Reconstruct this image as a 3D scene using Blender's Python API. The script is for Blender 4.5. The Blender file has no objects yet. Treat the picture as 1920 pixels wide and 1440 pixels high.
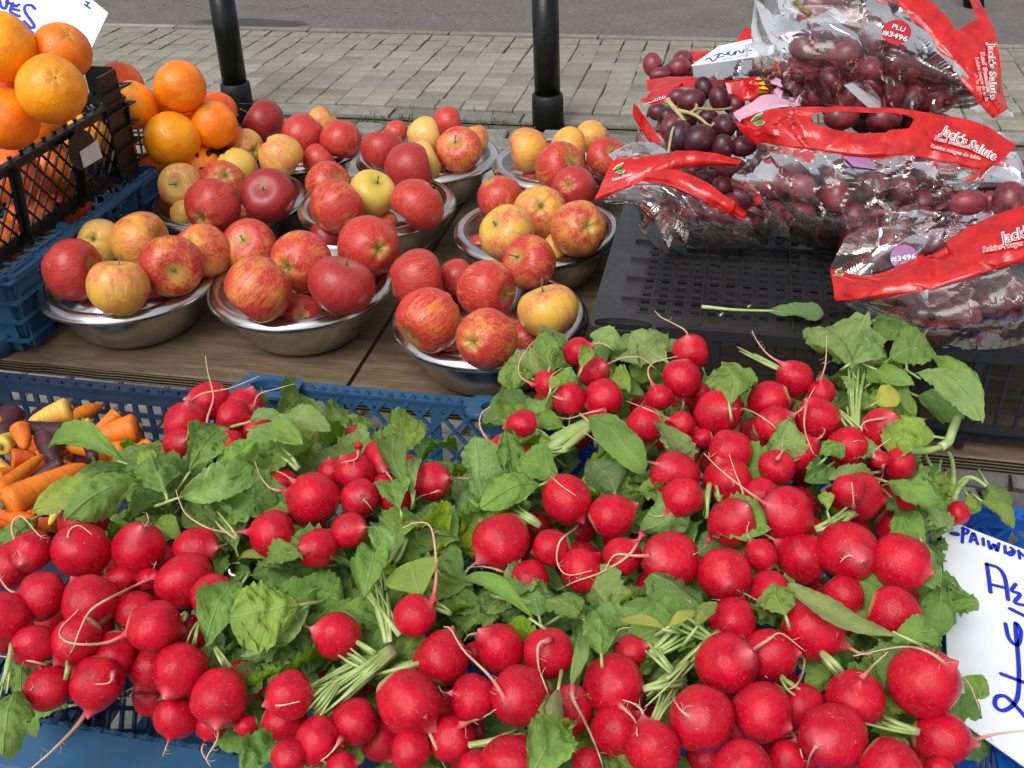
import bpy, math, random
import numpy as np
from mathutils import Vector, Matrix, noise
random.seed(7)
rng = np.random.default_rng(7)
S = bpy.context.scene
# ------------------------------------------------------------------ camera
HC = 1.56                                   # eye height over the street
FPX = 1900.0
def _basis(p, roll, yaw):
    p, roll, yaw = map(math.radians, (p, roll, yaw))
    F = np.array([-math.sin(yaw)*math.cos(p), math.cos(yaw)*math.cos(p), -math.sin(p)])
    R = np.array([math.cos(yaw), math.sin(yaw), 0.0]); U = np.cross(R, F)
    c, s = math.cos(roll), math.sin(roll)
    return F, c*R+s*U, -s*R+c*U
CF, CR, CU = _basis(33, -2, 13)
cam = bpy.data.cameras.new('camera'); camo = bpy.data.objects.new('camera', cam)
S.collection.objects.link(camo); S.camera = camo
cam.sensor_width = 36; cam.lens = 36*FPX/1920; cam.clip_start = 0.02; cam.clip_end = 400
mw = Matrix.Identity(4)
for i in range(3):
    mw[i][0] = CR[i]; mw[i][1] = CU[i]; mw[i][2] = -CF[i]
mw[2][3] = HC
camo.matrix_world = mw
# ------------------------------------------------------------------ sky, sun, exposure (overcast)
W = bpy.data.worlds.new('World'); S.world = W; W.use_nodes = True
wn = W.node_tree.nodes; wl = W.node_tree.links
sky = wn.new('ShaderNodeTexSky'); sky.sky_type = 'NISHITA'; sky.sun_disc = False
sky.sun_elevation = math.radians(55); sky.sun_rotation = math.radians(200)
sky.air_density = 1.0; sky.dust_density = 4.0; sky.ozone_density = 1.0
hsv = wn.new('ShaderNodeHueSaturation'); hsv.inputs['Saturation'].default_value = 0.22
wl.new(sky.outputs[0], hsv.inputs['Color'])
bg = wn['Background']; bg.inputs['Strength'].default_value = 0.15
wl.new(hsv.outputs[0], bg.inputs['Color'])
sl = bpy.data.lights.new('sun', 'SUN'); sl.energy = 1.0; sl.angle = math.radians(35); sl.color = (1, .97, .93)
so = bpy.data.objects.new('sun', sl); S.collection.objects.link(so)
az = math.radians(200); el = math.radians(55)
sd = Vector((math.sin(az)*math.cos(el), math.cos(az)*math.cos(el), math.sin(el)))
so.rotation_euler = sd.to_track_quat('Z', 'Y').to_euler()
S.view_settings.view_transform = 'Standard'; S.view_settings.look = 'None'
S.view_settings.exposure = 0.32; S.view_settings.gamma = 1.0; S.view_settings.use_curve_mapping = False
S.render.engine = 'CYCLES'
S.cycles.transparent_max_bounces = 24; S.cycles.max_bounces = 8

# ------------------------------------------------------------------ geometry helpers
C0 = np.array([0, 0, HC])
def ray(x, y): return CF + CR*(x-960)/FPX - CU*(y-720)/FPX
def at(x, y, z): return C0 + ray(x, y)*z                    # point at optical depth z
def onH(x, y, H):                                           # point H below the eye
    r = ray(x, y); return C0 + r*(H/-r[2])
def depth(P): return float((np.asarray(P)-C0) @ CF)
def onX(x, y, X):
    r = ray(x, y); return C0 + r*(X/r[0])
def prj(P):
    P = np.asarray(P, float)-C0; z = P @ CF
    return 960+FPX*(P @ CR)/z, 720-FPX*(P @ CU)/z
def nrm(v): v = np.asarray(v, float); return v/max(1e-9, np.linalg.norm(v))

class MB:
    def __init__(s): s.v = []; s.f = []; s.uv = []; s.n = 0
    def add(s, vs, fs, uvs=None):
        vs = np.asarray(vs, float).reshape(-1, 3)
        s.v.append(vs)
        for k, f in enumerate(fs):
            s.f.append([i+s.n for i in f])
            if uvs is None: s.uv += [(0, 0)]*len(f)
            else: s.uv += [tuple(uvs[i]) for i in f]
        s.n += len(vs)
    def box(s, lo, hi):
        x0, y0, z0 = lo; x1, y1, z1 = hi
        s.add([(x0,y0,z0),(x1,y0,z0),(x1,y1,z0),(x0,y1,z0),(x0,y0,z1),(x1,y0,z1),(x1,y1,z1),(x0,y1,z1)],
              [(0,3,2,1),(4,5,6,7),(0,1,5,4),(1,2,6,5),(2,3,7,6),(3,0,4,7)])
    def bar(s, a, b, w, N, t):
        """bar from a to b, width w in the plane with normal N, thickness t along N"""
        a = np.asarray(a, float); b = np.asarray(b, float); N = nrm(N)
        d = nrm(b-a); q = nrm(np.cross(N, d))*w/2; n = N*t/2
        s.add([a-q-n, a+q-n, a+q+n, a-q+n, b-q-n, b+q-n, b+q+n, b-q+n],
              [(0,1,2,3),(7,6,5,4),(0,4,5,1),(1,5,6,2),(2,6,7,3),(3,7,4,0)])
    def quad(s, a, b, c, d): s.add([a, b, c, d], [(0,1,2,3)], [(0,0),(1,0),(1,1),(0,1)])
    def prism(s, poly, lo, hi, axis=2):
        n = len(poly); vs = []
        for h in (lo, hi):
            for p in poly:
                q = list(p); q.insert(axis, h); vs.append(q)
        s.add(vs, [tuple(range(n))[::-1], tuple(range(n, 2*n))]+[(i, (i+1) % n, n+(i+1) % n, n+i) for i in range(n)])
    def tube(s, pts, rad, sides=5, cap=True):
        pts = np.asarray(pts, float); n = len(pts)
        if np.isscalar(rad): rad = [rad]*n
        T = np.gradient(pts, axis=0); prev = None; vs = []; uvs = []
        for i in range(n):
            t = nrm(T[i])
            if prev is None:
                a = np.cross(t, (0, 0, 1.0))
                if np.linalg.norm(a) < .2: a = np.cross(t, (1.0, 0, 0))
            else: a = prev - t*(prev @ t)
            a = nrm(a); prev = a; b = np.cross(t, a)
            for k in range(sides):
                th = 2*math.pi*k/sides
                vs.append(pts[i]+rad[i]*(a*math.cos(th)+b*math.sin(th))); uvs.append((i/(n-1), k/sides))
        fs = [(i*sides+k, i*sides+(k+1) % sides, (i+1)*sides+(k+1) % sides, (i+1)*sides+k) for i in range(n-1) for k in range(sides)]
        if cap: fs += [tuple(range(sides))[::-1], tuple(range((n-1)*sides, n*sides))]
        s.add(vs, fs, uvs)
    def lathe(s, prof, seg=32, M=None, cx=0, cy=0):
        vs = []; uvs = []; n = len(prof)
        for i, (r, z) in enumerate(prof):
            for k in range(seg):
                a = 2*math.pi*k/seg; vs.append((cx+r*math.cos(a), cy+r*math.sin(a), z)); uvs.append((k/seg, i/(n-1)))
        fs = [(i*seg+k, i*seg+(k+1) % seg, (i+1)*seg+(k+1) % seg, (i+1)*seg+k) for i in range(n-1) for k in range(seg)]
        fs += [tuple(range(seg))[::-1], tuple(range((n-1)*seg, n*seg))]
        s.add(vs, fs, uvs)
    def mesh(s, name, mat, smooth=False):
        me = bpy.data.meshes.new(name)
        me.from_pydata(np.concatenate(s.v).tolist(), [], s.f)
        uvl = me.uv_layers.new(name='UVMap'); uvl.data.foreach_set('uv', np.array(s.uv, dtype=np.float32).ravel())
        if smooth: me.polygons.foreach_set('use_smooth', [True]*len(me.polygons))
        if mat: me.materials.append(mat)
        me.update(); return me

WM = {}                                    # world matrices of things, for parenting
def link(name, me, parent=None, M=None, color=None, kind=None, label=None):
    o = bpy.data.objects.new(name, me); S.collection.objects.link(o)
    M = M or Matrix.Identity(4); WM[o.name] = M
    o.matrix_basis = M
    if parent is not None:
        o.parent = parent; o.matrix_parent_inverse = WM[parent.name].inverted()
    if color is not None: o.color = (*color, 1) if len(color) == 3 else color
    if kind: o['kind'] = kind
    if label: o['label'] = label
    return o
def thing(name, label, cat, loc, group=None):
    M = Matrix.Translation(Vector([float(c) for c in loc]))
    o = link(name, None, None, M); o.empty_display_size = .05
    tag(o, label, cat, group); return o
def tag(o, label, cat, group=None):
    o['label'] = label; o['category'] = cat
    if group: o['group'] = group
def part(mb, name, mat, parent, smooth=False, **k): return link(name, mb.mesh(name, mat, smooth), parent, **k)

# ------------------------------------------------------------------ material helpers
class NT:
    def __init__(s, name, rough=.5, metal=0.0, spec=.5):
        m = bpy.data.materials.new(name); m.use_nodes = True; s.m = m; s.t = m.node_tree
        s.b = s.t.nodes['Principled BSDF']; s.b.inputs['Roughness'].default_value = rough
        s.b.inputs['Metallic'].default_value = metal; s.b.inputs['Specular IOR Level'].default_value = spec
        s.out = s.t.nodes['Material Output']
    def n(s, ty, **kw):
        nd = s.t.nodes.new('ShaderNode'+ty)
        for k, v in kw.items(): setattr(nd, k, v)
        return nd
    def set(s, sock, v):
        if hasattr(v, 'is_output') or isinstance(v, bpy.types.NodeSocket): s.t.links.new(v, sock)
        else:
            if sock.type == 'RGBA' and len(v) == 3: v = (*v, 1)
            sock.default_value = v
    def coord(s, kind='Object'): return s.n('TexCoord').outputs[kind]
    def mapping(s, vec, scale=(1,1,1), loc=(0,0,0), rot=(0,0,0)):
        m = s.n('Mapping'); s.set(m.inputs[0], vec); s.set(m.inputs['Scale'], scale); s.set(m.inputs['Location'], loc); s.set(m.inputs['Rotation'], rot)
        return m.outputs[0]
    def noise(s, vec, scale=5, detail=3, rough=.5, w=None):
        nd = s.n('TexNoise'); 
        if w is not None: nd.noise_dimensions = '4D'; s.set(nd.inputs['W'], w)
        s.set(nd.inputs['Vector'], vec); nd.inputs['Scale'].default_value = scale; nd.inputs['Detail'].default_value = detail; nd.inputs['Roughness'].default_value = rough
        return nd.outputs[0]
    def voro(s, vec, scale=5, feature='F1'):
        nd = s.n('TexVoronoi', feature=feature); s.set(nd.inputs['Vector'], vec); nd.inputs['Scale'].default_value = scale
        return nd.outputs['Distance']
    def math(s, op, a, b=0.0, c=0.0):
        nd = s.n('Math', operation=op); s.set(nd.inputs[0], a); s.set(nd.inputs[1], b); s.set(nd.inputs[2], c); return nd.outputs[0]
    def rng(s, v, a, b, c=0.0, d=1.0):
        nd = s.n('MapRange'); s.set(nd.inputs['Value'], v)
        for i, q in zip((1,2,3,4), (a, b, c, d)): s.set(nd.inputs[i], q)
        return nd.outputs[0]
    def mix(s, fac, a, b, mode='MIX'):
        nd = s.n('Mix', data_type='RGBA', blend_type=mode); s.set(nd.inputs[0], fac); s.set(nd.inputs[6], a); s.set(nd.inputs[7], b); return nd.outputs[2]
    def sep(s, v):
        nd = s.n('SeparateXYZ'); s.set(nd.inputs[0], v); return nd.outputs
    def bump(s, h, strength=.3, dist=.01, normal=None):
        nd = s.n('Bump'); nd.inputs['Strength'].default_value = strength; nd.inputs['Distance'].default_value = dist; s.set(nd.inputs['Height'], h)
        if normal is not None: s.set(nd.inputs['Normal'], normal)
        s.set(s.b.inputs['Normal'], nd.outputs[0]); return nd.outputs[0]
    def base(s, c): s.set(s.b.inputs['Base Color'], c); return s.m
    def info(s): return s.n('ObjectInfo').outputs

def plastic(name, col, rough=.35, var=.25, spec=.5):
    t = NT(name, rough, 0, spec); c = t.coord()
    n = t.noise(c, 14, 4, .6); n2 = t.noise(c, 90, 2)
    dust = t.rng(t.noise(c, 6, 5, .7), .5, .8, 0, .35)
    cc = t.mix(n, tuple(x*(1-var) for x in col), tuple(x*(1+var) for x in col))
    cc = t.mix(dust, cc, tuple(x*.6+.06 for x in col))
    t.set(t.b.inputs['Roughness'], t.rng(n2, .3, .7, rough*.8, rough*1.4)); t.bump(n2, .08, .002)
    return t.base(cc)
M_blue = plastic('blue_plastic', (.028, .095, .195), .38)
M_bluebright = plastic('bright_blue_plastic', (.01, .10, .42), .35)
M_navy = plastic('navy_plastic', (.013, .032, .075), .4)
M_tray = plastic('charcoal_plastic', (.022, .022, .024), .34)
M_black = plastic('black_plastic', (.006, .006, .0065), .42, spec=.35)
M_post = plastic('black_paint', (.003, .0035, .0035), .28, spec=.3)
M_postbase = plastic('black_rubber', (.006, .0065, .0065), .5, spec=.3)

def mk_steel():
    t = NT('brushed_steel', .2, 1.0); c = t.coord('UV'); o = t.coord()
    br = t.noise(t.mapping(c, (3, 260, 1)), 3, 3); sm = t.noise(o, 9, 4, .6)
    t.set(t.b.inputs['Roughness'], t.math('ADD', t.rng(br, .3, .7, .10, .22), t.rng(sm, .35, .7, 0, .14)))
    t.bump(br, .05, .001); return t.base(t.mix(sm, (.50, .50, .51), (.66, .65, .64)))
M_steel = mk_steel()
def mk_galv():
    t = NT('galvanised_metal', .4, .9); c = t.coord(); return t.base(t.mix(t.noise(c, 30, 4), (.35, .37, .4), (.55, .57, .6)))
M_galv = mk_galv()
def mk_wood(name, edge):
    t = NT(name, .75, 0, .25); c = t.coord()
    g = t.noise(t.mapping(c, (5, 34, 5)), 2.2, 6, .72); big = t.noise(c, 4, 5, .65); fine = t.noise(t.mapping(c, (25, 420, 25)), 1, 3, .6)
    if edge:
        z = t.sep(c)[2]
        w = t.math('SINE', t.math('ADD', t.math('MULTIPLY', z, 2*math.pi/.0042), t.math('MULTIPLY', t.noise(c, 12, 3), 1.6)))
        col = t.mix(t.rng(w, -.5, .4), (.045, .032, .02), (.20, .145, .085)); col = t.mix(t.rng(big, .4, .75), col, (.06, .05, .038))
        t.bump(w, .5, .004); t.bump(t.math('ADD', w, g), .6, .003)
        return t.base(col)
    col = t.mix(t.rng(g, .3, .7), (.095, .066, .038), (.25, .178, .105))
    col = t.mix(t.rng(big, .42, .68, 0, .8), col, (.06, .046, .034))
    col = t.mix(t.rng(t.noise(c, 11, 5, .7), .6, .8, 0, .55), col, (.30, .24, .17))
    crack = t.rng(t.noise(t.mapping(c, (6, 120, 6), (3, 1, 0)), 2, 4, .6), .66, .72)
    col = t.mix(crack, col, (.02, .015, .012))
    t.bump(t.math('SUBTRACT', t.math('ADD', g, fine), crack), .5, .003)
    return t.base(col)
M_wood = mk_wood('weathered_plywood', False); M_ply = mk_wood('plywood_edge', True)

def mk_stone(name, a, b, moss=.4, spk=.3):
    t = NT(name, .85, 0, .25); c = t.coord(); i = t.info()
    n = t.noise(t.coord(), 14, 5, .65, ); f = t.noise(c, 160, 3, .6)
    rv = t.rng(i['Random'], 0, 1, .78, 1.2)
    col = t.mix(t.rng(n, .3, .7), a, b); col = t.mix(t.rng(f, .55, .75, 0, spk), col, tuple(x*.35 for x in a)); col = t.mix(t.rng(f, .28, .42, spk, 0), col, tuple(min(1, x*1.7) for x in b))
    hs = t.n('HueSaturation'); t.set(hs.inputs['Color'], col); t.set(hs.inputs['Value'], rv)
    mo = t.rng(t.noise(c, 22, 5, .7), .60, .72, 0, moss)
    t.bump(t.math('ADD', n, f), .5, .004)
    return t.base(t.mix(mo, hs.outputs[0], (.07, .085, .03)))
M_paver = mk_stone('concrete_paver', (.20, .186, .15), (.285, .268, .218), .10, .3)
M_sett = mk_stone('granite_sett', (.15, .145, .125), (.27, .255, .225), .35, .45)
M_joint = mk_stone('mossy_joint', (.07, .063, .045), (.13, .12, .085), .8, .3)
def mk_asphalt():
    t = NT('asphalt', .88, 0, .25); c = t.coord()
    n = t.noise(c, 3, 5, .6); f = t.noise(c, 130, 3, .7); v = t.voro(c, 95)
    col = t.mix(t.rng(n, .3, .7), (.145, .130, .126), (.20, .182, .175)); col = t.mix(t.rng(f, .35, .65, 0, .8), col, (.07, .063, .062)); col = t.mix(t.rng(t.noise(c, 34, 4, .7), .5, .7, 0, .45), col, (.27, .25, .235))
    col = t.mix(t.rng(v, .02, .22, .55, 0), col, (.30, .28, .265))
    x, y, z = t.sep(c)
    wob = t.math('MULTIPLY', t.math('SUBTRACT', t.noise(c, 4, 4), .5), .5)
    wob2 = t.math('MULTIPLY', t.math('SUBTRACT', t.noise(c, 9, 3), .5), .14)
    # dark repair patch beside the kerb and a wandering crack
    dx = t.math('DIVIDE', t.math('ADD', x, 3.08), .42); dy = t.math('DIVIDE', t.math('SUBTRACT', y, 6.24), .11)
    r = t.math('ADD', t.math('ADD', t.math('MULTIPLY', dx, dx), t.math('MULTIPLY', dy, dy)), t.math('MULTIPLY', wob, 3))
    col = t.mix(t.rng(r, .8, 1.1, .85, 0), col, (.05, .053, .052))
    cr = t.math('ABSOLUTE', t.math('ADD', t.math('SUBTRACT', y, 6.62), t.math('ADD', wob, wob2)))
    side = t.math('LESS_THAN', x, -1.6)
    col = t.mix(t.math('MULTIPLY', t.rng(cr, .003, .010, .6, 0), side), col, (.035, .03, .03))
    gr = t.math('MULTIPLY', t.rng(y, 6.02, 6.2, 1, 0), t.rng(t.noise(c, 12, 4), .5, .65, 0, .7))
    col = t.mix(gr, col, (.11, .12, .06))
    t.bump(t.math('ADD', f, v), .6, .006)
    return t.base(col)
M_asphalt = mk_asphalt()
def mk_moss():
    t = NT('moss', .9, 0, .2); return t.base(t.mix(t.noise(t.coord(), 60, 3), (.03, .06, .012), (.10, .15, .03)))
M_moss = mk_moss()
def mk_card():
    t = NT('white_card', .55, 0, .3); t.bump(t.noise(t.coord(), 14, 2), .25, .02); sm = t.rng(t.noise(t.coord(), 9, 5, .7), .55, .8, 0, .35); return t.base(t.mix(sm, t.mix(t.noise(t.coord(), 5, 3), (.74, .77, .84), (.82, .83, .87)), (.60, .62, .64)))
M_card = mk_card()
t = NT('blue_ink', .4); M_ink = t.base((.01, .025, .48))

# ------------------------------------------------------------------ fruit materials
def mk_apple():
    t = NT('apple_skin', .34, 0, .42); c = t.coord(); i = t.info()
    R, G, B = t.n('SeparateColor').outputs[:3]; sc = R.node; t.t.links.new(i['Color'], sc.inputs[0])
    off = t.math('MULTIPLY', i['Random'], 37.0)
    big = t.noise(c, 1.3, 2, .5, off); 
    st = t.noise(t.mapping(c, (6.5, 6.5, .9)), 1.2, 4, .65, off)
    st2 = t.noise(t.mapping(c, (17, 17, 1.6)), 1.3, 4, .7, off)
    mott = t.noise(c, 9, 5, .75, off)
    f = t.math('ADD', t.math('MULTIPLY', t.math('SUBTRACT', big, .5), 2.5), t.math('ADD', t.math('MULTIPLY', t.math('SUBTRACT', st, .5), 1.8), t.math('ADD', t.math('MULTIPLY', t.math('SUBTRACT', st2, .5), 1.3), t.math('MULTIPLY', t.math('SUBTRACT', mott, .5), .9))))
    red = t.rng(t.math('ADD', f, t.math('MULTIPLY', t.math('SUBTRACT', R, .53), 2.7)), -.6, .7)
    x, y, z = t.sep(c)
    yel = t.mix(B, (.80, .42, .05), (.58, .50, .06)); yel = t.mix(t.rng(big, .35, .65), yel, (.74, .50, .16))
    yel = t.mix(t.math('MULTIPLY', R, .45), yel, (.78, .26, .05))
    rd = t.mix(t.rng(st2, .35, .65), (.70, .085, .045), (.38, .014, .024)); rd = t.mix(G, rd, (.19, .008, .022))
    col = t.mix(red, yel, rd)
    rho = t.math('SQRT', t.math('ADD', t.math('MULTIPLY', x, x), t.math('MULTIPLY', y, y)))
    end = t.rng(t.math('ADD', rho, t.math('MULTIPLY', t.math('SUBTRACT', st2, .5), .5)), .10, .40, .8, 0)
    col = t.mix(t.math('MULTIPLY', end, t.rng(G, .2, .7, 1, .05)), col, (.42, .34, .07))
    deep = t.rng(rho, .0, .16, .8, 0); col = t.mix(deep, col, (.10, .075, .025))
    len_ = t.rng(t.voro(t.mapping(c, (1, 1, 1), (1.7, .3, .9)), 13), .035, .085, .6, 0)
    col = t.mix(t.math('MULTIPLY', len_, t.rng(mott, .4, .55)), col, (.85, .62, .38))
    scuff = t.rng(t.noise(c, 4.5, 6, .8, off), .68, .76, 0, .35); col = t.mix(scuff, col, (.30, .17, .07))
    t.set(t.b.inputs['Roughness'], t.rng(mott, .3, .7, .27, .40))
    t.b.inputs['Subsurface Weight'].default_value = .06; t.b.inputs['Subsurface Radius'].default_value = (.02, .006, .003); t.b.inputs['Subsurface Scale'].default_value = .3
    t.bump(t.math('ADD', mott, st2), .06, .02)
    return t.base(col)
M_apple = mk_apple()
t = NT('dry_stalk', .8); M_stalk = t.base(t.mix(t.noise(t.coord(), 40, 3), (.10, .06, .025), (.28, .22, .08)))
def mk_orange():
    t = NT('orange_peel', .36, 0, .5); c = t.coord(); i = t.info()
    off = t.math('MULTIPLY', i['Random'], 31.0)
    n = t.noise(c, 1.6, 3, .5, off); v = t.voro(c, 17); p = t.rng(v, .0, .45)
    hs = t.n('HueSaturation'); t.set(hs.inputs['Color'], i['Color']); t.set(hs.inputs['Value'], t.rng(n, .3, .7, .82, 1.12)); t.set(hs.inputs['Hue'], t.rng(n, .2, .8, .490, .508))
    bl = t.rng(t.noise(c, 5, 6, .75, off), .70, .76, 0, .5)
    col = t.mix(bl, hs.outputs[0], (.30, .12, .03))
    z = t.sep(c)[2]; col = t.mix(t.rng(z, .93, .97, 0, .6), col, (.35, .24, .05))
    t.b.inputs['Subsurface Weight'].default_value = .08; t.b.inputs['Subsurface Radius'].default_value = (.02, .008, .002); t.b.inputs['Subsurface Scale'].default_value = .3
    t.bump(t.math('ADD', p, t.math('MULTIPLY', t.noise(c, 5, 2), .5)), .20, .014)
    return t.base(col)
M_orange = mk_orange()
t = NT('calyx_green', .7); M_calyx = t.base(t.mix(t.noise(t.coord(), 60, 2), (.30, .34, .12), (.10, .16, .05)))
def mk_radish():
    t = NT('radish_skin', .36, 0, .28); c = t.coord(); i = t.info()
    off = t.math('MULTIPLY', i['Random'], 41.0)
    n = t.noise(c, 1.5, 3, .5, off); n2 = t.noise(c, 7, 5, .7, off); f = t.noise(c, 30, 3, .6)
    col = t.mix(t.rng(n, .3, .7), (.38, .001, .014), (.64, .004, .028))
    col = t.mix(t.rng(n2, .50, .72, 0, .65), col, (.24, .004, .018))
    z = t.sep(c)[2]
    col = t.mix(t.rng(t.math('ADD', z, t.math('MULTIPLY', t.math('SUBTRACT', n2, .5), .3)), -1.3, -.93, .65, 0), col, (.75, .22, .25))
    col = t.mix(t.rng(t.math('ADD', z, t.math('MULTIPLY', t.math('SUBTRACT', n2, .5), .12)), .86, .97, 0, .9), col, (.42, .40, .16))
    scr = t.math('MULTIPLY', t.rng(t.noise(t.mapping(c, (1, 1, 4)), 5.5, 2, .5, off), .70, .73), .55)
    dots = t.math('MULTIPLY', t.rng(t.voro(t.mapping(c, (1, 1, 1.6)), 13), .01, .05, .6, 0), t.rng(t.noise(c, 2.2, 3, .6, off), .56, .66))
    col = t.mix(scr, col, (.80, .34, .28)); col = t.mix(dots, col, (.85, .45, .38))
    dust = t.math('MULTIPLY', t.rng(n2, .50, .62), t.rng(f, .46, .60, 0, .5)); col = t.mix(dust, col, (.42, .13, .09))
    t.set(t.b.inputs['Roughness'], t.rng(n2, .3, .7, .15, .32))
    t.b.inputs['Subsurface Weight'].default_value = .06; t.b.inputs['Subsurface Radius'].default_value = (.015, .003, .003); t.b.inputs['Subsurface Scale'].default_value = .3
    t.bump(t.math('ADD', t.math('MULTIPLY', n2, 1.0), t.math('MULTIPLY', f, .12)), .16, .03)
    return t.base(col)
M_radish = mk_radish()
def mk_root():
    t = NT('taproot', .6, 0, .3); u = t.sep(t.coord('UV'))[0]
    col = t.mix(t.rng(u, .0, .22), (.62, .05, .09), (.58, .30, .22)); col = t.mix(t.rng(u, .2, .6), col, (.62, .46, .30))
    return t.base(col)
M_root = mk_root()
def mk_leaf():
    t = NT('leaf', .5, 0, .15); uv = t.sep(t.coord('UV')); u, v = uv[0], uv[1]; i = t.info(); c = t.coord()
    av = t.math('ABSOLUTE', t.math('MULTIPLY', t.math('SUBTRACT', v, .5), 2.0))
    wob = t.math('MULTIPLY', t.math('SUBTRACT', t.noise(c, 45, 2), .5), .35)
    side = t.math('PINGPONG', t.math('ADD', t.math('SUBTRACT', t.math('MULTIPLY', u, 8.0), t.math('MULTIPLY', av, 2.0)), wob), .5)
    vein = t.math('MAXIMUM', t.rng(av, .02, .075, 1, 0), t.rng(side, .0, .055, .55, 0))
    net = t.rng(t.voro(t.mapping(t.coord('UV'), (16, 9, 1)), 1.0, 'DISTANCE_TO_EDGE'), .0, .08, .22, 0)
    vein = t.math('MAXIMUM', vein, net)
    n = t.noise(c, 26, 4, .6)
    hs = t.n('HueSaturation'); t.set(hs.inputs['Color'], i['Color']); t.set(hs.inputs['Value'], t.rng(n, .3, .7, .68, 1.25)); t.set(hs.inputs['Hue'], t.rng(t.noise(c, 9, 2), .3, .7, .485, .51))
    bc = t.n('NewGeometry').outputs['Backfacing']
    col = t.mix(t.math('MULTIPLY', bc, .45), hs.outputs[0], (.24, .36, .16))
    pale = t.mix(.55, col, (.42, .50, .22))
    col = t.mix(t.math('MULTIPLY', vein, .62), col, pale)
    spot = t.rng(t.noise(c, 55, 2), .73, .78, 0, .7); col = t.mix(spot, col, (.10, .09, .03))
    t.base(col)
    t.bump(t.math('ADD', t.math('MULTIPLY', vein, -1.0), t.math('MULTIPLY', n, 1.4)), .5, .0025)
    tr = t.n('BsdfTranslucent'); t.set(tr.inputs[0], t.mix(.35, col, (.30, .48, .04)))
    ms = t.n('MixShader'); ms.inputs[0].default_value = .34
    t.t.links.new(t.b.outputs[0], ms.inputs[1]); t.t.links.new(tr.outputs[0], ms.inputs[2]); t.t.links.new(ms.outputs[0], t.out.inputs[0])
    t.set(t.b.inputs['Roughness'], t.rng(n, .3, .7, .42, .62))
    return t.m
M_leaf = mk_leaf()
def mk_stem():
    t = NT('leaf_stalk', .42, 0, .4); u = t.sep(t.coord('UV'))[0]; n = t.noise(t.coord(), 60, 3)
    col = t.mix(t.rng(n, .3, .7), (.24, .36, .08), (.48, .56, .24)); col = t.mix(t.rng(u, 0, .15, .6, 0), col, (.62, .62, .40)); return t.base(col)
t = NT('grape_stalk', .6); M_gstalk = t.base(t.mix(t.noise(t.coord(), 50, 3), (.30, .24, .08), (.48, .44, .20)))
M_stem = mk_stem()
def mk_carrot():
    t = NT('carrot_skin', .42, 0, .4); c = t.coord(); i = t.info(); off = t.math('MULTIPLY', i['Random'], 29.0)
    uv = t.coord('UV')
    ring = t.noise(t.mapping(uv, (60, 5, 1)), 1, 3, .6, off); n = t.noise(c, 30, 4, .6)
    hs = t.n('HueSaturation'); t.set(hs.inputs['Color'], i['Color']); t.set(hs.inputs['Value'], t.rng(n, .3, .7, .8, 1.15))
    mk = t.math('MULTIPLY', t.rng(ring, .56, .64), .55)
    col = t.mix(mk, hs.outputs[0], (.12, .05, .02)); u = t.sep(uv)[0]
    col = t.mix(t.rng(u, .0, .025, .8, 0), col, (.06, .045, .02))
    t.bump(ring, .3, .003); return t.base(col)
M_carrot = mk_carrot()
def mk_grape():
    t = NT('grape_skin', .30, 0, .5); c = t.coord(); i = t.info(); off = t.math('MULTIPLY', i['Random'], 29.0)
    n = t.noise(c, 1.4, 2, .5, off); b = t.noise(c, 5, 5, .7, off)
    col = t.mix(t.rng(n, .35, .7), (.030, .006, .012), (.26, .022, .028)); col = t.mix(t.math('MULTIPLY', t.rng(i['Random'], .3, 1), .6), col, (.30, .028, .036))
    bloom = t.rng(b, .42, .74, .02, .30); col = t.mix(bloom, col, (.32, .12, .15))
    t.set(t.b.inputs['Roughness'], t.rng(b, .35, .65, .22, .5))
    t.b.inputs['Subsurface Weight'].default_value = .08; t.b.inputs['Subsurface Radius'].default_value = (.01, .002, .002)
    mm = t.mix(1.0, col, i['Color'], 'MULTIPLY'); return t.base(mm)
M_grape = mk_grape()
def mk_film(name, tint, alpha, rough):
    t = NT(name, rough); c = t.coord()
    n = t.noise(c, 60, 4, .7); v = t.voro(t.mapping(c, (1, 1, 1)), 38)
    lw = t.n('LayerWeight'); lw.inputs['Blend'].default_value = .25
    bp = t.n('Bump'); bp.inputs['Strength'].default_value = .05; bp.inputs['Distance'].default_value = .003; t.set(bp.inputs['Height'], t.math('ADD', v, t.math('MULTIPLY', n, .5)))
    t.t.links.new(bp.outputs[0], lw.inputs['Normal'])
    tr = t.n('BsdfTransparent'); t.set(tr.inputs[0], tint)
    gl = t.n('BsdfGlossy'); gl.inputs['Roughness'].default_value = rough; t.set(gl.inputs['Color'], (1, 1, 1)); t.t.links.new(bp.outputs[0], gl.inputs['Normal'])
    ms = t.n('MixShader'); t.set(ms.inputs[0], t.math('MINIMUM', t.math('ADD', t.math('MULTIPLY', lw.outputs['Fresnel'], .85), alpha), .9))
    t.t.links.new(tr.outputs[0], ms.inputs[1]); t.t.links.new(gl.outputs[0], ms.inputs[2])
    df = t.n('BsdfDiffuse'); t.set(df.inputs[0], (.75, .75, .8)); m2 = t.n('MixShader')
    t.set(m2.inputs[0], t.rng(n, .5, .85, .01, .07)); t.t.links.new(ms.outputs[0], m2.inputs[1]); t.t.links.new(df.outputs[0], m2.inputs[2])
    t.t.links.new(m2.outputs[0], t.out.inputs[0]); return t.m
M_film = mk_film('clear_film', (.985, .975, .98), .022, .04)
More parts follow.
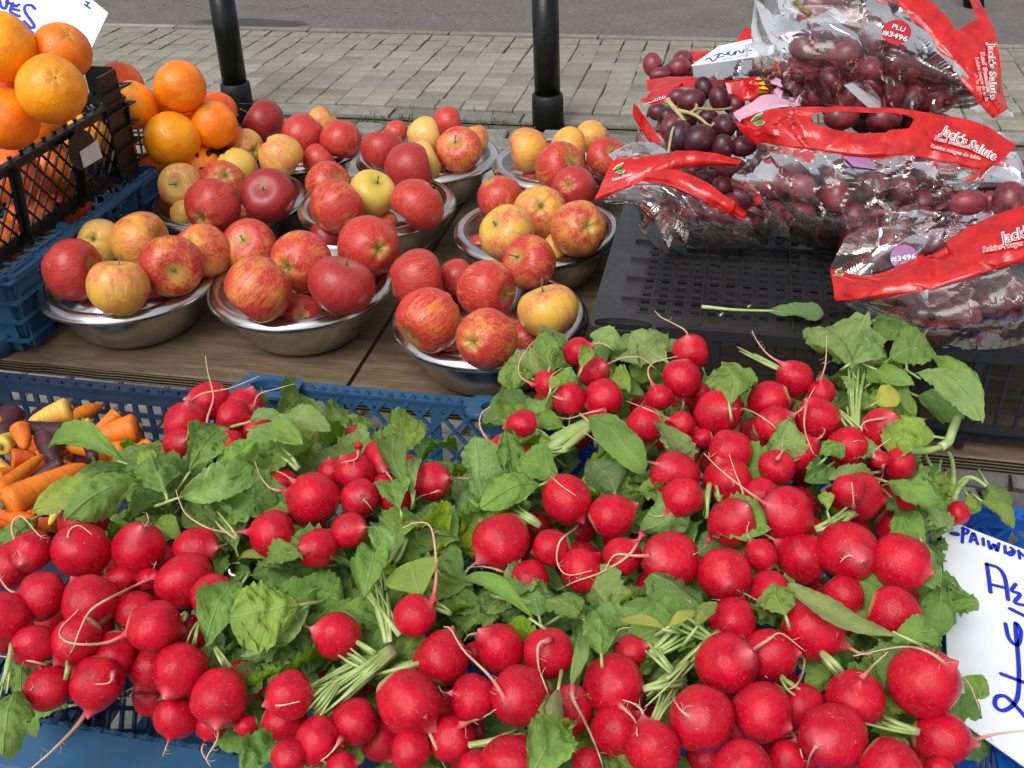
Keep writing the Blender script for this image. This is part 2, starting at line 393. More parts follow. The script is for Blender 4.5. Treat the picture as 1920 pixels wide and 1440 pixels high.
def mk_band():
    t = NT('red_plastic_film', .2, 0, .6); c = t.coord(); n = t.noise(c, 35, 4, .6)
    t.bump(t.math('ADD', t.noise(c, 90, 3, .6), t.voro(c, 60)), .35, .003)
    t.b.inputs['Coat Weight'].default_value = .4; t.b.inputs['Coat Roughness'].default_value = .12
    t.base(t.mix(t.rng(t.noise(c, 55, 5, .7), .35, .65), (.46, .006, .008), (.78, .018, .016)))
    tl = t.n('BsdfTranslucent'); t.set(tl.inputs[0], (.85, .03, .03)); ms = t.n('MixShader'); ms.inputs[0].default_value = .22
    t.t.links.new(t.b.outputs[0], ms.inputs[1]); t.t.links.new(tl.outputs[0], ms.inputs[2]); t.t.links.new(ms.outputs[0], t.out.inputs[0]); return t.m
M_band = mk_band()
t = NT('pink_film', .2); M_pink = t.base((.62, .34, .46))
t = NT('white_print', .4); M_white = t.base((.85, .85, .85))
t = NT('red_print', .4); M_redp = t.base((.55, .01, .03))
t = NT('sticker_red', .3); M_stred = t.base((.45, .012, .03))
t = NT('sticker_purple', .3); M_stpur = t.base((.30, .14, .30))
t = NT('logo_green', .4); M_lgreen = t.base((.05, .32, .04))
t = NT('logo_yellow', .4); M_lyel = t.base((.85, .55, .05))
t = NT('hole_shadow', .9); M_dark = t.base((.004, .004, .004))
t = NT('paper_label', .8); M_paper = t.base(t.mix(t.noise(t.coord(), 60, 4), (.5, .48, .47), (.72, .70, .69)))
# ================================================================== ground, pavement, road
def sheet(name, x0, x1, y0, y1, z, mat, lab=None):
    m = MB(); m.quad((x0,y0,z), (x1,y0,z), (x1,y1,z), (x0,y1,z)); o = link(name, m.mesh(name, mat)); o['kind'] = 'structure'; return o
sheet('ground', -120, 120, -120, 120, -.012, M_joint)
rd = sheet('road', -60, 60, 6.075, 16, .004, M_asphalt)
def block_mesh(sx, sy, h, bev, rnd=0, seed=0):
    r = random.Random(seed); m = MB(); pts = []
    def ring(ins, z):
        q = []
        n = 8 if rnd else 4
        if rnd:
            for (cx, cy) in ((-1,-1),(0,-1.06),(1,-1),(1.04,0),(1,1),(0,1.03),(-1,1),(-1.03,0)):
                q.append((cx*(sx/2-ins)+r.uniform(-rnd,rnd), cy*(sy/2-ins)+r.uniform(-rnd,rnd), z))
        else:
            for cx, cy in ((-1,-1),(1,-1),(1,1),(-1,1)): q.append((cx*(sx/2-ins)+r.uniform(-.001,.001), cy*(sy/2-ins)+r.uniform(-.001,.001), z))
        return q
    a = ring(0, 0); b = [(p[0], p[1], h-bev) for p in a]; c = [(p[0]*(1-2*bev/sx), p[1]*(1-2*bev/sy), h) for p in a]
    n = len(a); m.add(a+b+c, [(i, (i+1) % n, n+(i+1) % n, n+i) for i in range(n)]+[(n+i, n+(i+1) % n, 2*n+(i+1) % n, 2*n+i) for i in range(n)]+[tuple(range(2*n, 3*n))])
    return m
pave = sheet('pavement', -8, 6, 4.66, 5.995, .0, M_joint)
bm_ = [block_mesh(.1262, .1182, .022, .004, 0, k).mesh('paving_block', M_paver) for k in range(5)]
cells = []
X = -7.9
colx = []
while X < 5.9: colx.append(X); X += .1285
for ix, X in enumerate(colx):
    for iy in range(11):
        Y = 4.722+iy*.1205
        x, y = prj((X, Y, .02)); cells.append((-60 < x < 1980 and -60 < y < 1500, -((X+1)**2*.2+(Y-4.6)**2), X+random.gauss(0,.0025)+.0025*math.sin(Y*5+ix), Y+random.gauss(0,.002), x, y))
vis = sorted([c for c in cells if c[0] and not (1440 < c[4] < 1900 and c[5] < 200)], key=lambda c: c[5], reverse=True)
near = vis[:298]; ids = set(map(id, near)); rest = MB()
for c in cells:
    h = random.uniform(-.003, .003)
    if id(c) in ids:
        o = link('paving_block', random.choice(bm_), pave, Matrix.Translation((c[2], c[3], h)) @ Matrix.Rotation(random.gauss(0, .012), 4, 'Z'))
    else:
        x, y = c[2], c[3]; b = .0595; e = .055
        rest.add([(x-b,y-e,0),(x+b,y-e,0),(x+b,y+e,0),(x-b,y+e,0),(x-b,y-e,.02+h),(x+b,y-e,.02+h),(x+b,y+e,.02+h),(x-b,y+e,.02+h)], [(4,5,6,7),(0,1,5,4),(1,2,6,5),(2,3,7,6),(3,0,4,7)])
part(rest, 'far_paving_blocks', M_paver, pave, kind='stuff')
# kerb stones along the road and the low edging at the near side
kb = sheet('kerb', -8, 6, 6.0, 6.075, .001, M_joint)
for k in range(16):
    m = MB(); x = -8+k*.9; m.box((x+.004, 6.004, 0), (x+.892, 6.070, .024)); part(m, 'kerb_stone', M_paver, kb)
ed = sheet('pavement_edging', -8, 6, 4.51, 4.655, .001, M_joint)
for k in range(22):
    m = MB(); x = -8+k*.64; m.box((x+.004, 4.525+random.uniform(-.004,.004), -.002), (x+.63, 4.65, .012+random.uniform(-.003,.002))); part(m, 'edging_stone', M_sett, ed)
cob = sheet('cobbled_ground', -8, 6, .0, 4.505, -.004, M_joint)
sm_ = [block_mesh(.135, .118, .026, .008, .006, 20+k).mesh('cobble', M_sett) for k in range(7)]
cs = []
y = .3; row = 0
while y < 4.45:
    x = -6.6+(row % 2)*.07
    while x < 3.6:
        cs.append((x+random.gauss(0,.004), y+random.gauss(0,.004))); x += .148
    y += .13; row += 1
def score(c):
    px, py = prj((c[0], c[1], 0))
    if not (-80 < px < 2000 and -80 < py < 1520): return None
    # what can be seen of it: strip behind the bowls, gap under the board, through the crate walls
    s = 0
    if py < 300 and 380 < px < 1250: s = 3
    if 225 < py < 420 and 650 < px < 1000: s = 4
    if 620 < py < 1000 and px < 960: s = 4
    if px > 1700 and (180 < py < 330 or 600 < py < 1000): s = 3
    return s+random.random()*.1
sc = [(score(c), c) for c in cs]; sc = sorted([q for q in sc if q[0] is not None], key=lambda q: -q[0])
rest = MB(); nearc = set(id(q[1]) for q in sc[:298])
for c in cs:
    if id(c) in nearc:
        link('cobble', random.choice(sm_), cob, Matrix.Translation((c[0], c[1], random.uniform(-.006,.004))) @ Matrix.Rotation(random.gauss(0,.04)+random.choice((0, math.pi)), 4, 'Z'))
    else:
        x, y = c; h = random.uniform(.015, .024); b = .066+random.uniform(-.004,.002); e = .058
        rest.add([(x-b,y-e,-.01),(x+b,y-e,-.01),(x+b,y+e,-.01),(x-b,y+e,-.01),(x-b+.005,y-e+.005,h),(x+b-.005,y-e+.005,h),(x+b-.005,y+e-.005,h),(x-b+.005,y+e-.005,h)], [(4,5,6,7),(0,1,5,4),(1,2,6,5),(2,3,7,6),(3,0,4,7)])
part(rest, 'other_cobbles', M_sett, cob, kind='stuff')
# moss and grass tufts in the joints
mo = MB()
for k in range(900):
    r = random.random()
    if r < .35: x, y = random.uniform(-6, 3), 6.0+random.gauss(0,.012)
    elif r < .65: x, y = random.uniform(-4, 2.5), random.choice((4.66, 4.515, 4.47))+random.gauss(0,.02)
    elif r < .8: x, y = random.uniform(-3, 2.5), random.uniform(3.2, 4.45)
    else: x, y = random.choice(colx)+.064, random.uniform(4.7, 5.98)
    if noise.noise((x*1.3, y*1.3, 3)) < -.05: continue
    for j in range(3):
        a = random.uniform(0, 6.28); h = random.uniform(.01, .032); w = .004
        x2, y2 = x+random.gauss(0,.012), y+random.gauss(0,.012)
        mo.add([(x2-w*math.cos(a), y2-w*math.sin(a), .0), (x2+w*math.cos(a), y2+w*math.sin(a), .0), (x2+random.gauss(0,.012), y2+random.gauss(0,.012), h+.01)], [(0,1,2)])
gs = link('moss_tufts', mo.mesh('moss_tufts', M_moss)); gs['kind'] = 'stuff'; tag(gs, 'green moss and grass tufts in the joints of the paving', 'moss')
# ------------------------------------------------------------------ posts
def post(base_px, top_px, rad, label):
    b = onH(*base_px, HC); zt = depth(b)
    # a point straight above, as far as the photograph shows it leaning
    best = None
    for dx in np.linspace(-.35, .35, 141):
        p = b+np.array([dx, 0, 1.0]); q = prj(p)
        t_ = (top_px[1]-base_px[1])/(q[1]-base_px[1]); xx = base_px[0]+(q[0]-base_px[0])*t_
        if best is None or abs(xx-top_px[0]) < best[0]: best = (abs(xx-top_px[0]), dx)
    t = thing('bollard', label, 'bollard', b, 'black posts at the edge of the pavement')
    sh = best[1]
    def ln(prof): 
        m = MB(); m.lathe(prof, 28); 
        for a in m.v:
            a[:, 0] += b[0]+a[:, 2]*sh; a[:, 1] += b[1]
        return m
    part(ln([(rad*.92, .10), (rad*.92, .66)]), 'pole', M_post, t, True)
    part(ln([(rad*1.13, -.01), (rad*1.13, .115), (rad*1.09, .15), (rad*.95, .155)]), 'base_collar', M_postbase, t, True)
    part(ln([(rad*.95, .655), (rad*1.12, .66), (rad*1.15, .70), (rad*1.15, .80), (rad*1.05, .84), (rad*.6, .88)]), 'top_collar', M_postbase, t, True)
    return t
post((1028, 237), (1022, 0), .064, 'upright black post behind the middle of the apple bowls')
post((449, 213), (416, 0), .064, 'leaning black post between the oranges and the apples')
post((1826, 14), (1822, -60), .055, 'black post mostly hidden behind the topmost grape bag')
# ================================================================== table: boards on trestle legs
ZT = HC-.66
def board(x0, x1, y0, y1, zt, label):
    t = thing('plywood_board', label, 'board', ((x0+x1)/2, (y0+y1)/2, zt-.018), 'boards of the stall table')
    m = MB(); n = 60
    top = []
    # front edge a little chipped
    xs = np.linspace(x0, x1, n); fr = [y0+.002*noise.noise((x*30, 0, 0))+.0015*noise.noise((x*90, 5, 0)) for x in xs]
    vs = []
    for i, x in enumerate(xs): vs += [(x, fr[i]+.0012, zt), (x, y1, zt), (x, fr[i]-.0003, zt-.0018)]
    m.add(vs, [(3*i, 3*i+3, 3*i+4, 3*i+1) for i in range(n-1)]+[(3*i+2, 3*i+5, 3*i+3, 3*i) for i in range(n-1)])
    part(m, 'board_face', M_wood, t)
    e = MB(); vs = []
    for i, x in enumerate(xs): vs += [(x, fr[i]-.0003, zt-.0019), (x, fr[i]+.0005, zt-.018)]
    e.add(vs, [(2*i, 2*i+1, 2*i+3, 2*i+2) for i in range(n-1)])
    e.quad((x0, y0, zt-.0005), (x0, y1, zt-.0005), (x0, y1, zt-.018), (x0, y0, zt-.018)); e.quad((x1, y1, zt-.0005), (x1, y0, zt-.0005), (x1, y0, zt-.018), (x1, y1, zt-.018))
    e.quad((x0, y1, zt-.0005), (x1, y1, zt-.0005), (x1, y1, zt-.018), (x0, y1, zt-.018)); e.quad((x0, y0, zt-.018), (x0, y1, zt-.018), (x1, y1, zt-.018), (x1, y0, zt-.018))
    part(e, 'board_edge', M_ply, t)
board(-1.9, -.4255, .942, 1.60, ZT, 'weathered plywood board under the left apple bowls and the orange crates')
board(-.422, 1.0, .935, 1.60, ZT-.003, 'weathered plywood board under the right bowls and the black grape crate')
tr = thing('trestle', 'grey metal trestle legs under the left board, seen in the gap', 'trestle', (-.9, 1.2, 0))
for x in (-1.03, .80):
    for y0, y1 in ((1.0, .86), (1.50, 1.64)):
        m = MB(); m.tube([(x, y0, ZT-.045), (x-.02, y1, .0)], .014, 10); part(m, 'leg', M_galv, tr, True)
    m = MB(); m.box((x-.02, .96, ZT-.05), (x+.02, 1.56, ZT-.0225)); part(m, 'cross_bar', M_galv, tr)
for y in (.50, .80):
    m = MB(); m.box((-1.2, y-.015, HC-.62-.205-.03), (.85, y+.015, HC-.62-.205-.004)); part(m, 'shelf_rail', M_galv, tr)
for x in (-1.19, .84):
    for y in (.50, .80):
        m = MB(); m.box((x-.013, y-.013, 0), (x+.013, y+.013, HC-.62-.205-.031)); part(m, 'leg', M_galv, tr)
# ================================================================== crates
def clip(p, d, w, h):
    t0, t1 = -1e9, 1e9
    for k, L in ((0, w), (1, h)):
        if abs(d[k]) < 1e-9:
            if not 0 <= p[k] <= L: return None
        else:
            a, b = (0-p[k])/d[k], (L-p[k])/d[k]
            if a > b: a, b = b, a
            t0 = max(t0, a); t1 = min(t1, b)
    if t1-t0 < 1e-4: return None
    return (p[0]+d[0]*t0, p[1]+d[1]*t0), (p[0]+d[0]*t1, p[1]+d[1]*t1)
def lattice(m, O, U, V, w, h, pitch, bw, th, kind='diag', ang=50):
    O, U, V = (np.asarray(q, float) for q in (O, U, V)); N = np.cross(U, V)
    def seg(a, b, k): m.bar(O+U*a[0]+V*a[1]+N*th*.12*k, O+U*b[0]+V*b[1]+N*th*.12*k, bw, N, th)
    if kind == 'diag':
        for s in (1, -1):
            d = (math.cos(math.radians(ang)), s*math.sin(math.radians(ang))); st = pitch/abs(d[1]); 
            x = -h*2-w
            while x < w+h*2:
                c = clip((x, 0), d, w, h)
                if c: seg(*c, s)
                x += st
    else:
        px, py = pitch if isinstance(pitch, tuple) else (pitch, pitch)
        for i in range(1, max(2, round(w/px))): x = w*i/round(w/px); seg((x, 0), (x, h), 1)
        for j in range(1, max(2, round(h/py))): y = h*j/round(h/py); seg((0, y), (w, y), -1)
def crate(name, label, group, x0, x1, y0, y1, zt, h, mat, kind='diag', pitch=.020, bw=.0035, rim=.014, ribs=4, taper=.012, flange=0, corner=True, floor=True, front_flange=0, posth=0.0, railtop=1.0):
    """a moulded plastic crate: latticed walls, top rim, ribs and corner posts, floor"""
    t = thing(name, label, 'crate', ((x0+x1)/2, (y0+y1)/2, zt-h), group)
    zb = zt-h; th = .0028; zr = zb+h*railtop
    walls = [((x0, y0), (1, 0), x1-x0, (0, -1)), ((x1, y0), (0, 1), y1-y0, (1, 0)), ((x1, y1), (-1, 0), x1-x0, (0, 1)), ((x0, y1), (0, -1), y1-y0, (-1, 0))]
    for (px, py), (ux, uy), w, (nx, ny) in walls:
        hh = zr-zb
        V = np.array([nx*taper, ny*taper, hh]); L = np.linalg.norm(V); V = V/L
        O = np.array([px, py, zb])-np.array([nx, ny, 0])*taper
        m = MB(); lattice(m, O, (ux, uy, 0), V, w, L, pitch, bw, th, kind); part(m, 'lattice_wall', mat, t)
        m = MB()                                           # rim, bottom lip, ribs: one moulded frame per wall
        A = np.array([px, py, zr-.0062]); B = A+np.array([ux, uy, 0])*w; out = np.array([nx, ny, 0])
        m.bar(A+out*rim*.3, B+out*rim*.3, rim, (0, 0, 1), .004+.0002*ux)
        m.bar(A-(0, 0, .007), B-(0, 0, .007), .011, out, th*1.5)
        A2 = O+(0, 0, .004); B2 = A2+np.array([ux, uy, 0])*w
        m.bar(A2+out*.004, B2+out*.004, .012, (0, 0, 1), .0033+.0002*ux); m.bar(A2+(0, 0, .006), B2+(0, 0, .006), .012, out, th*1.6)
        for k in range(ribs+1):
            a = O+np.array([ux, uy, 0])*(w*k/ribs if 0 < k < ribs else (.004 if k == 0 else w-.004)); m.bar(a+out*.003+(0,0,.002), a+V*(L-.011)+out*.003, .011, out, .0052+.0001*k)
            m.bar(a+out*.010+(0,0,.01), a+V*(L-.013)+out*.010, .009, (ux, uy, 0), .0024)
        part(m, 'wall_frame', mat, t)
    if corner:
        for cx, cy, sx, sy in ((x0, y0, -1, -1), (x1, y0, 1, -1), (x1, y1, 1, 1), (x0, y1, -1, 1)):
            m = MB(); g = .028
            top = zt+posth
            m.bar((cx-sx*g, cy+sy*.0042, zb+.002), (cx-sx*g, cy+sy*.0042, top), .045, (0, 1, 0), .0034)
            m.bar((cx+sx*.0042, cy-sy*g, zb+.002), (cx+sx*.0042, cy-sy*g, top), .045, (1, 0, 0), .0034)
            for q in np.arange(zb+.02, top+.001, .027):
                m.box((min(cx-sx*.052, cx+sx*.014), min(cy+sy*.0065, cy+sy*.014), q-.0011), (max(cx-sx*.052, cx+sx*.014), max(cy+sy*.0065, cy+sy*.014), q+.0011))
                m.box((min(cx+sx*.0065, cx+sx*.0139), min(cy-sy*.052, cy+sy*.0064), q-.0012), (max(cx+sx*.0065, cx+sx*.0139), max(cy-sy*.052, cy+sy*.0064), q+.0012))
            part(m, 'corner_post', mat, t)
    if floor:
        m = MB(); lattice(m, (x0, y0, zb+.003), (1, 0, 0), (0, 1, 0), x1-x0, y1-y0, .024, .005, .003, 'grid'); part(m, 'crate_floor', mat, t)
    return t
ZR = HC-.62
G = 'plastic crates on the stall'
def bracket(t, cx, cy, z, sx, sy, mat, size=.072):
    """flat corner plate with an oval stacking hole"""
    m = MB(); n = 24
    out_ = []; inn = []
    for k in range(n):
        a = 2*math.pi*k/n; ca, sa = math.cos(a), math.sin(a)
        k_ = 1/max(abs(ca), abs(sa)); out_.append((cx-sx*size*.5+ca*size*.5*min(k_, 1.25), cy-sy*size*.3+sa*size*.3*min(k_, 1.25)))
        inn.append((cx-sx*size*.5+ca*size*.30, cy-sy*size*.3+sa*size*.17))
    vs = [(*p, z) for p in out_]+[(*p, z) for p in inn]+[(*p, z-.004) for p in out_]+[(*p, z-.03) for p in inn]
    m.add(vs, [(i, (i+1) % n, n+(i+1) % n, n+i) for i in range(n)]+[(i, 2*n+i, 2*n+(i+1) % n, (i+1) % n) for i in range(n)]+[(n+i, n+(i+1) % n, 3*n+(i+1) % n, 3*n+i) for i in range(n)]+[tuple(range(3*n, 4*n))])
    part(m, 'corner_plate', mat, t)
c1 = crate('vegetable_crate', 'blue lattice crate holding the left pile of radishes', G, -.520, -.182, .417, .890, ZR, .20, M_blue, pitch=.0205, bw=.0042, rim=.016, taper=.02, ribs=3)
bracket(c1, -.520, .898, ZR+.004, -1, 1, M_blue); bracket(c1, -.180, .898, ZR+.004, 1, 1, M_blue)
m = MB(); y0_, y1_ = .372, .415                          # broad smooth front lip
m.prism([(y1_, ZR-.006), (y1_, ZR-.002), (y0_+.006, ZR-.004), (y0_, ZR-.012), (y0_, ZR-.04), (y0_+.003, ZR-.04), (y0_+.004, ZR-.013)], -.530, -.172, 0); part(m, 'front_lip', M_blue, c1)
m = MB(); m.box((-.520, .419, ZR-.197), (-.182, .885, ZR-.194)); part(m, 'base_sheet', M_blue, c1)
c2 = crate('vegetable_crate', 'bright blue crate under the large right pile of radishes', G, -.165, .198, .32, .872, ZR, .20, M_bluebright, pitch=.0205, bw=.0042, rim=.014, taper=.015, ribs=3)
m = MB(); m.box((-.165, .322, ZR-.197), (.198, .867, ZR-.194)); part(m, 'base_sheet', M_bluebright, c2)
c3 = crate('vegetable_crate', 'bright blue crate at the right edge behind the radish price card', G, 0.238, .64, .32, .790, HC-.618, .19, M_bluebright, pitch=.0205, bw=.0042, rim=.018, taper=.015, ribs=3)
c4 = crate('carrot_crate', 'navy square-mesh crate holding the mixed carrots', G, -1.10, -.560, .42, .866, HC-.63, .20, M_navy, 'grid', (.0185, .0175), .0062, .015, 2, .015)
m = MB(); m.box((-1.10, .422, HC-.63-.197), (-.560, .861, HC-.63-.194)); part(m, 'base_sheet', M_navy, c4)
# left stack: blue crate on the board, black crate of oranges on top, another black crate behind
c5 = crate('stacked_crate', 'blue ribbed crate standing on the board beneath the black orange crate', G, -1.46, -.860, .966, 1.328, HC-.548, .1105, M_blue, 'grid', (.017, .017), .004, .016, 5, .016)
m = MB(); cx, cy = -.900, .957
m.lathe([(.011, HC-.659), (.022, HC-.658), (.022, HC-.635), (.020, HC-.632), (.008, HC-.632), (.008, HC-.642)], 20, cx=cx, cy=cy); part(m, 'corner_foot', M_blue, c5, True)
m = MB()
for q in (.10, .072, .045):
    m.prism([(-1.0, .954), (-.884, .954), (-.851, .976), (-.844, 1.05), (-.860, 1.05), (-.864, .981), (-.894, .965), (-1.0, .965)], HC-.66+q, HC-.66+q+.003)
part(m, 'corner_ridges', M_blue, c5)
c6 = crate('orange_crate', 'black lattice crate packed with oranges, white label on its side', G, -1.46, -.872, .78, 1.312, HC-.430, .1175, M_black, 'diag', .0185, .0026, .011, 4, .014, posth=.036)
c7 = crate('orange_crate', 'low black crate of oranges standing behind the orange stack', G, -1.40, -.790, 1.365, 1.598, HC-.552, .105, M_black, 'grid', (.012, .02), .003, .012, 3, .01, posth=.016)
XL = -.8555; lp = [onX(*q, XL) for q in ((150,285),(183,262),(192,295),(158,315))]; m = MB(); m.prism([(p[1], p[2]) for p in lp], XL-.0008, XL, 0); part(m, 'paper_label', M_paper, c6)
m = MB(); n = 20                                          # round boss behind the label
m.v = []; 
vs = []; 
for k in range(n):
    a = 2*math.pi*k/n
    for r_ in (.019, .026): vs.append((XL-.0015, lp[0][1]+.008+r_*math.cos(a)*1.2, lp[0][2]+r_*math.sin(a)))
m.add(vs, [(2*k, 2*k+1, (2*k+3) % (2*n), (2*k+2) % (2*n)) for k in range(n)]); m.add([vs[2*k] for k in range(n)], [tuple(range(n))]); part(m, 'round_boss', M_black, c6)
# black grape crate, upside down: perforated top with raised ribs
def grape_crate():
    x0, x1, y0, y1, zt, zb = -.126, .53, .946, 1.46, HC-.535, ZT-.003+.002
    t = thing('grape_crate', 'upturned black crate with perforated top carrying the grape bags', 'crate', ((x0+x1)/2, (y0+y1)/2, zb), G)
    def fr(x, y, z): return (x, y, z)
    # perforated plate: built as strips so the holes are real
    m = MB(); gx0 = x0+.042; gy0 = y0+.022; px, py = .0182, .0172; hx, hy = .0095, .0086
    nx = int((x1-.03-gx0)/px); ny = int((y1-.03-gy0)/py)
    X1, Y1 = gx0+nx*px, gy0+ny*py; z = zt-.003
    m.quad((x0, y0, z), (x1, y0, z), (x1, gy0, z), (x0, gy0, z)); m.quad((x0, Y1, z), (x1, Y1, z), (x1, y1, z), (x0, y1, z))
    m.quad((x0, gy0, z), (gx0, gy0, z), (gx0, Y1, z), (x0, Y1, z)); m.quad((X1, gy0, z), (x1, gy0, z), (x1, Y1, z), (X1, Y1, z))
    for i in range(nx):
        for j in range(ny):
            a, b = gx0+i*px, gy0+j*py; sx_, sy_ = (px-hx)/2, (py-hy)/2; p, q, r, s = a+sx_, a+px-sx_, b+sy_, b+py-sy_
            m.quad((a, b, z), (a+px, b, z), (q, r, z), (p, r, z)); m.quad((a+px, b, z), (a+px, b+py, z), (q, s, z), (q, r, z))
            m.quad((a+px, b+py, z), (a, b+py, z), (p, s, z), (q, s, z)); m.quad((a, b+py, z), (a, b, z), (p, r, z), (p, s, z))
            zz = z-.004
            for (u, v), (w, k) in (((p, r), (q, r)), ((q, r), (q, s)), ((q, s), (p, s)), ((p, s), (p, r))): m.quad((u, v, z), (w, k, z), (w, k, zz), (u, v, zz))
    part(m, 'perforated_top', M_tray, t)
    # raised frames round the holes and long ribs
    m = MB()
    for i in range(nx):
        for j in range(min(ny, 20)):
            a, b = gx0+(i+.5)*px, gy0+(j+.5)*py; e, g = hx*.8, hy*.95
            for (u, v), (w, k) in (((a-e, b-g), (a+e, b-g)), ((a+e, b-g), (a+e, b+g)), ((a+e, b+g), (a-e, b+g)), ((a-e, b+g), (a-e, b-g))):
                m.bar((u, v, z+.0003), (w, k, z+.0003), .0010, (0, 0, 1), .0016)
    part(m, 'hole_frames', M_tray, t, kind='stuff')
    for j in range(7):
        m = MB(); y = y0+.052+j*.050; m.bar((x0+.024, y, z+.0018), (x1-.02, y+.001, z+.0018), .0035, (0, 0, 1), .0040); part(m, 'long_rib', M_tray, t)
    for i in range(6):
        m = MB(); x = x0+.112+i*.096; m.bar((x, y0+.004, z+.0012), (x, y1-.02, z+.0012), .0024, (0, 0, 1), .0034); part(m, 'cross_rib', M_tray, t)
        m = MB(); m.lathe([(.008, z), (.008, z+.0028), (.0065, z+.0030), (.006, z+.001)], 18, cx=x, cy=y0+.152); part(m, 'ring_boss', M_tray, t)
    # top edge, side walls
    m = MB(); m.box((x0-.002, y0-.004, z-.013), (x1+.002, y0+.0005, z-.0004)); m.box((x0-.004, y0-.0045, z-.012), (x0+.0004, y1, z-.0006)); m.box((x1, y0, z-.0125), (x1+.004, y1, z-.0005)); part(m, 'top_edge', M_tray, t)
    h = z-.012-zb
    for O, U_, w, N_ in (((x0, y0+.004, zb), (1, 0, 0), x1-x0, (0, -1, 0)), ((x0+.003, y0, zb), (0, 1, 0), y1-y0, (-1, 0, 0)), ((x1-.003, y0, zb), (0, 1, 0), y1-y0, (1, 0, 0)), ((x0, y1-.004, zb), (1, 0, 0), x1-x0, (0, 1, 0))):
        m = MB(); lattice(m, np.array(O)+(0, 0, .026), U_, (0, 0, 1), w, h-.026, (.0195, .0195), .0034, .003, 'grid'); part(m, 'lattice_wall', M_tray, t)
        m = MB(); U_ = np.array(U_); N_ = np.array(N_, float); a = np.array(O)+(0, 0, .02)
        m.bar(a, a+U_*w, .014, N_, .006); m.bar(a+(0, 0, .0075)+N_*.004, a+U_*w+(0, 0, .0075)+N_*.004, .014, (0, 0, 1), .003)
        nrib = 5
        for k in range(nrib+1):
            s_ = .006 if k == 0 else (w-.006 if k == nrib else w*k/nrib)
            m.bar(a+U_*s_+N_*.0035-(0, 0, .018), a+U_*s_+N_*.0035+(0, 0, h-.02), .009, N_, .006)
        part(m, 'wall_frame', M_tray, t)
    # hexagonal stacking socket at the near left corner
    m = MB(); n = 12; vs = []
    for zz, k_ in ((z+.003, 1), (z+.003, .86), (z-.03, .82)):
        for k in range(n):
            a = 2*math.pi*k/n; vs.append((x0+.033+.036*k_*math.cos(a)*(1.06 if k % 2 else 1), y0-.010+.015*k_*math.sin(a), zz))
    m.add(vs, [(i, (i+1) % n, n+(i+1) % n, n+i) for i in range(n)]+[(n+i, n+(i+1) % n, 2*n+(i+1) % n, 2*n+i) for i in range(n)]+[tuple(range(2*n, 3*n))])
    m.add([(v[0], v[1], v[2]) for v in vs[:n]]+[(v[0], v[1], v[2]-.03) for v in vs[:n]], [(i, n+i, n+(i+1) % n, (i+1) % n) for i in range(n)])
    part(m, 'corner_socket', M_tray, t)
    return t
grape_crate()
# ================================================================== bowls
BOWLS = {}
def bowl(key, px, py, label, R=.116, H=.585):
    c = onH(px, py, H); zb = (ZT if c[0] < -.365 else ZT-.003)+.001; hgt = c[2]-zb
    t = thing('steel_bowl', label, 'bowl', (c[0], c[1], zb), 'stainless steel bowls of apples')
    ro = []; ri = []
    prof = [(.060, 0), (.066, .001), (.075, .008), (.084, .022), (.091, .040), (.0955, .056), (.0975, hgt-.006)]
    rim = [(.0970, hgt-.0040), (.0985, hgt-.0010), (.1010, hgt+.0002), (.1045, hgt), (.1080, hgt-.0014), (.1108, hgt-.0036), (.1130, hgt-.0066), (.1138, hgt-.0100), (.1128, hgt-.0122), (.1110, hgt-.0110)]
    inner = [(.097, hgt-.005), (.0945, .056), (.090, .041), (.083, .024), (.074, .011), (.064, .004), (.02, .003), (.001, .003)]
    s = R/.1115
    m = MB(); m.lathe([(r*s, z+zb) for r, z in prof], 72, cx=c[0], cy=c[1]); part(m, 'bowl_wall', M_steel, t, True)
    m = MB(); m.lathe([(r*s, z+zb) for r, z in [(.0965, hgt-.0085)]+rim], 72, cx=c[0], cy=c[1]); m.f = m.f[:-2]; m.uv = m.uv[:-144]; part(m, 'rolled_rim', M_steel, t, True)
    m = MB(); m.lathe([(r*s, z+zb) for r, z in inner], 72, cx=c[0], cy=c[1]); m.f = m.f[:-2]; m.uv = m.uv[:-144]; part(m, 'bowl_inside', M_steel, t, True)
    BOWLS[key] = (c, R, zb, hgt, s)
bowl(1, 918, 585, 'steel bowl nearest the radishes, at the front right of the apple bowls')
bowl(2, 563, 524, 'steel bowl in the middle of the front row')
bowl(3, 243, 514, 'steel bowl at the left end of the front row beside the blue crate')
bowl(4, 1007, 423, 'steel bowl beside the perforated black crate')
bowl(5, 706, 376, 'steel bowl in the middle of the second row')
bowl(6, 428, 368, 'steel bowl at the left of the second row beside the orange crates')
bowl(7, 802, 286, 'steel bowl in the middle of the back row')
bowl(8, 1060, 298, 'steel bowl in the back row below the upright post')
bowl(9, 550, 270, 'steel bowl in the back row nearest the orange crates')
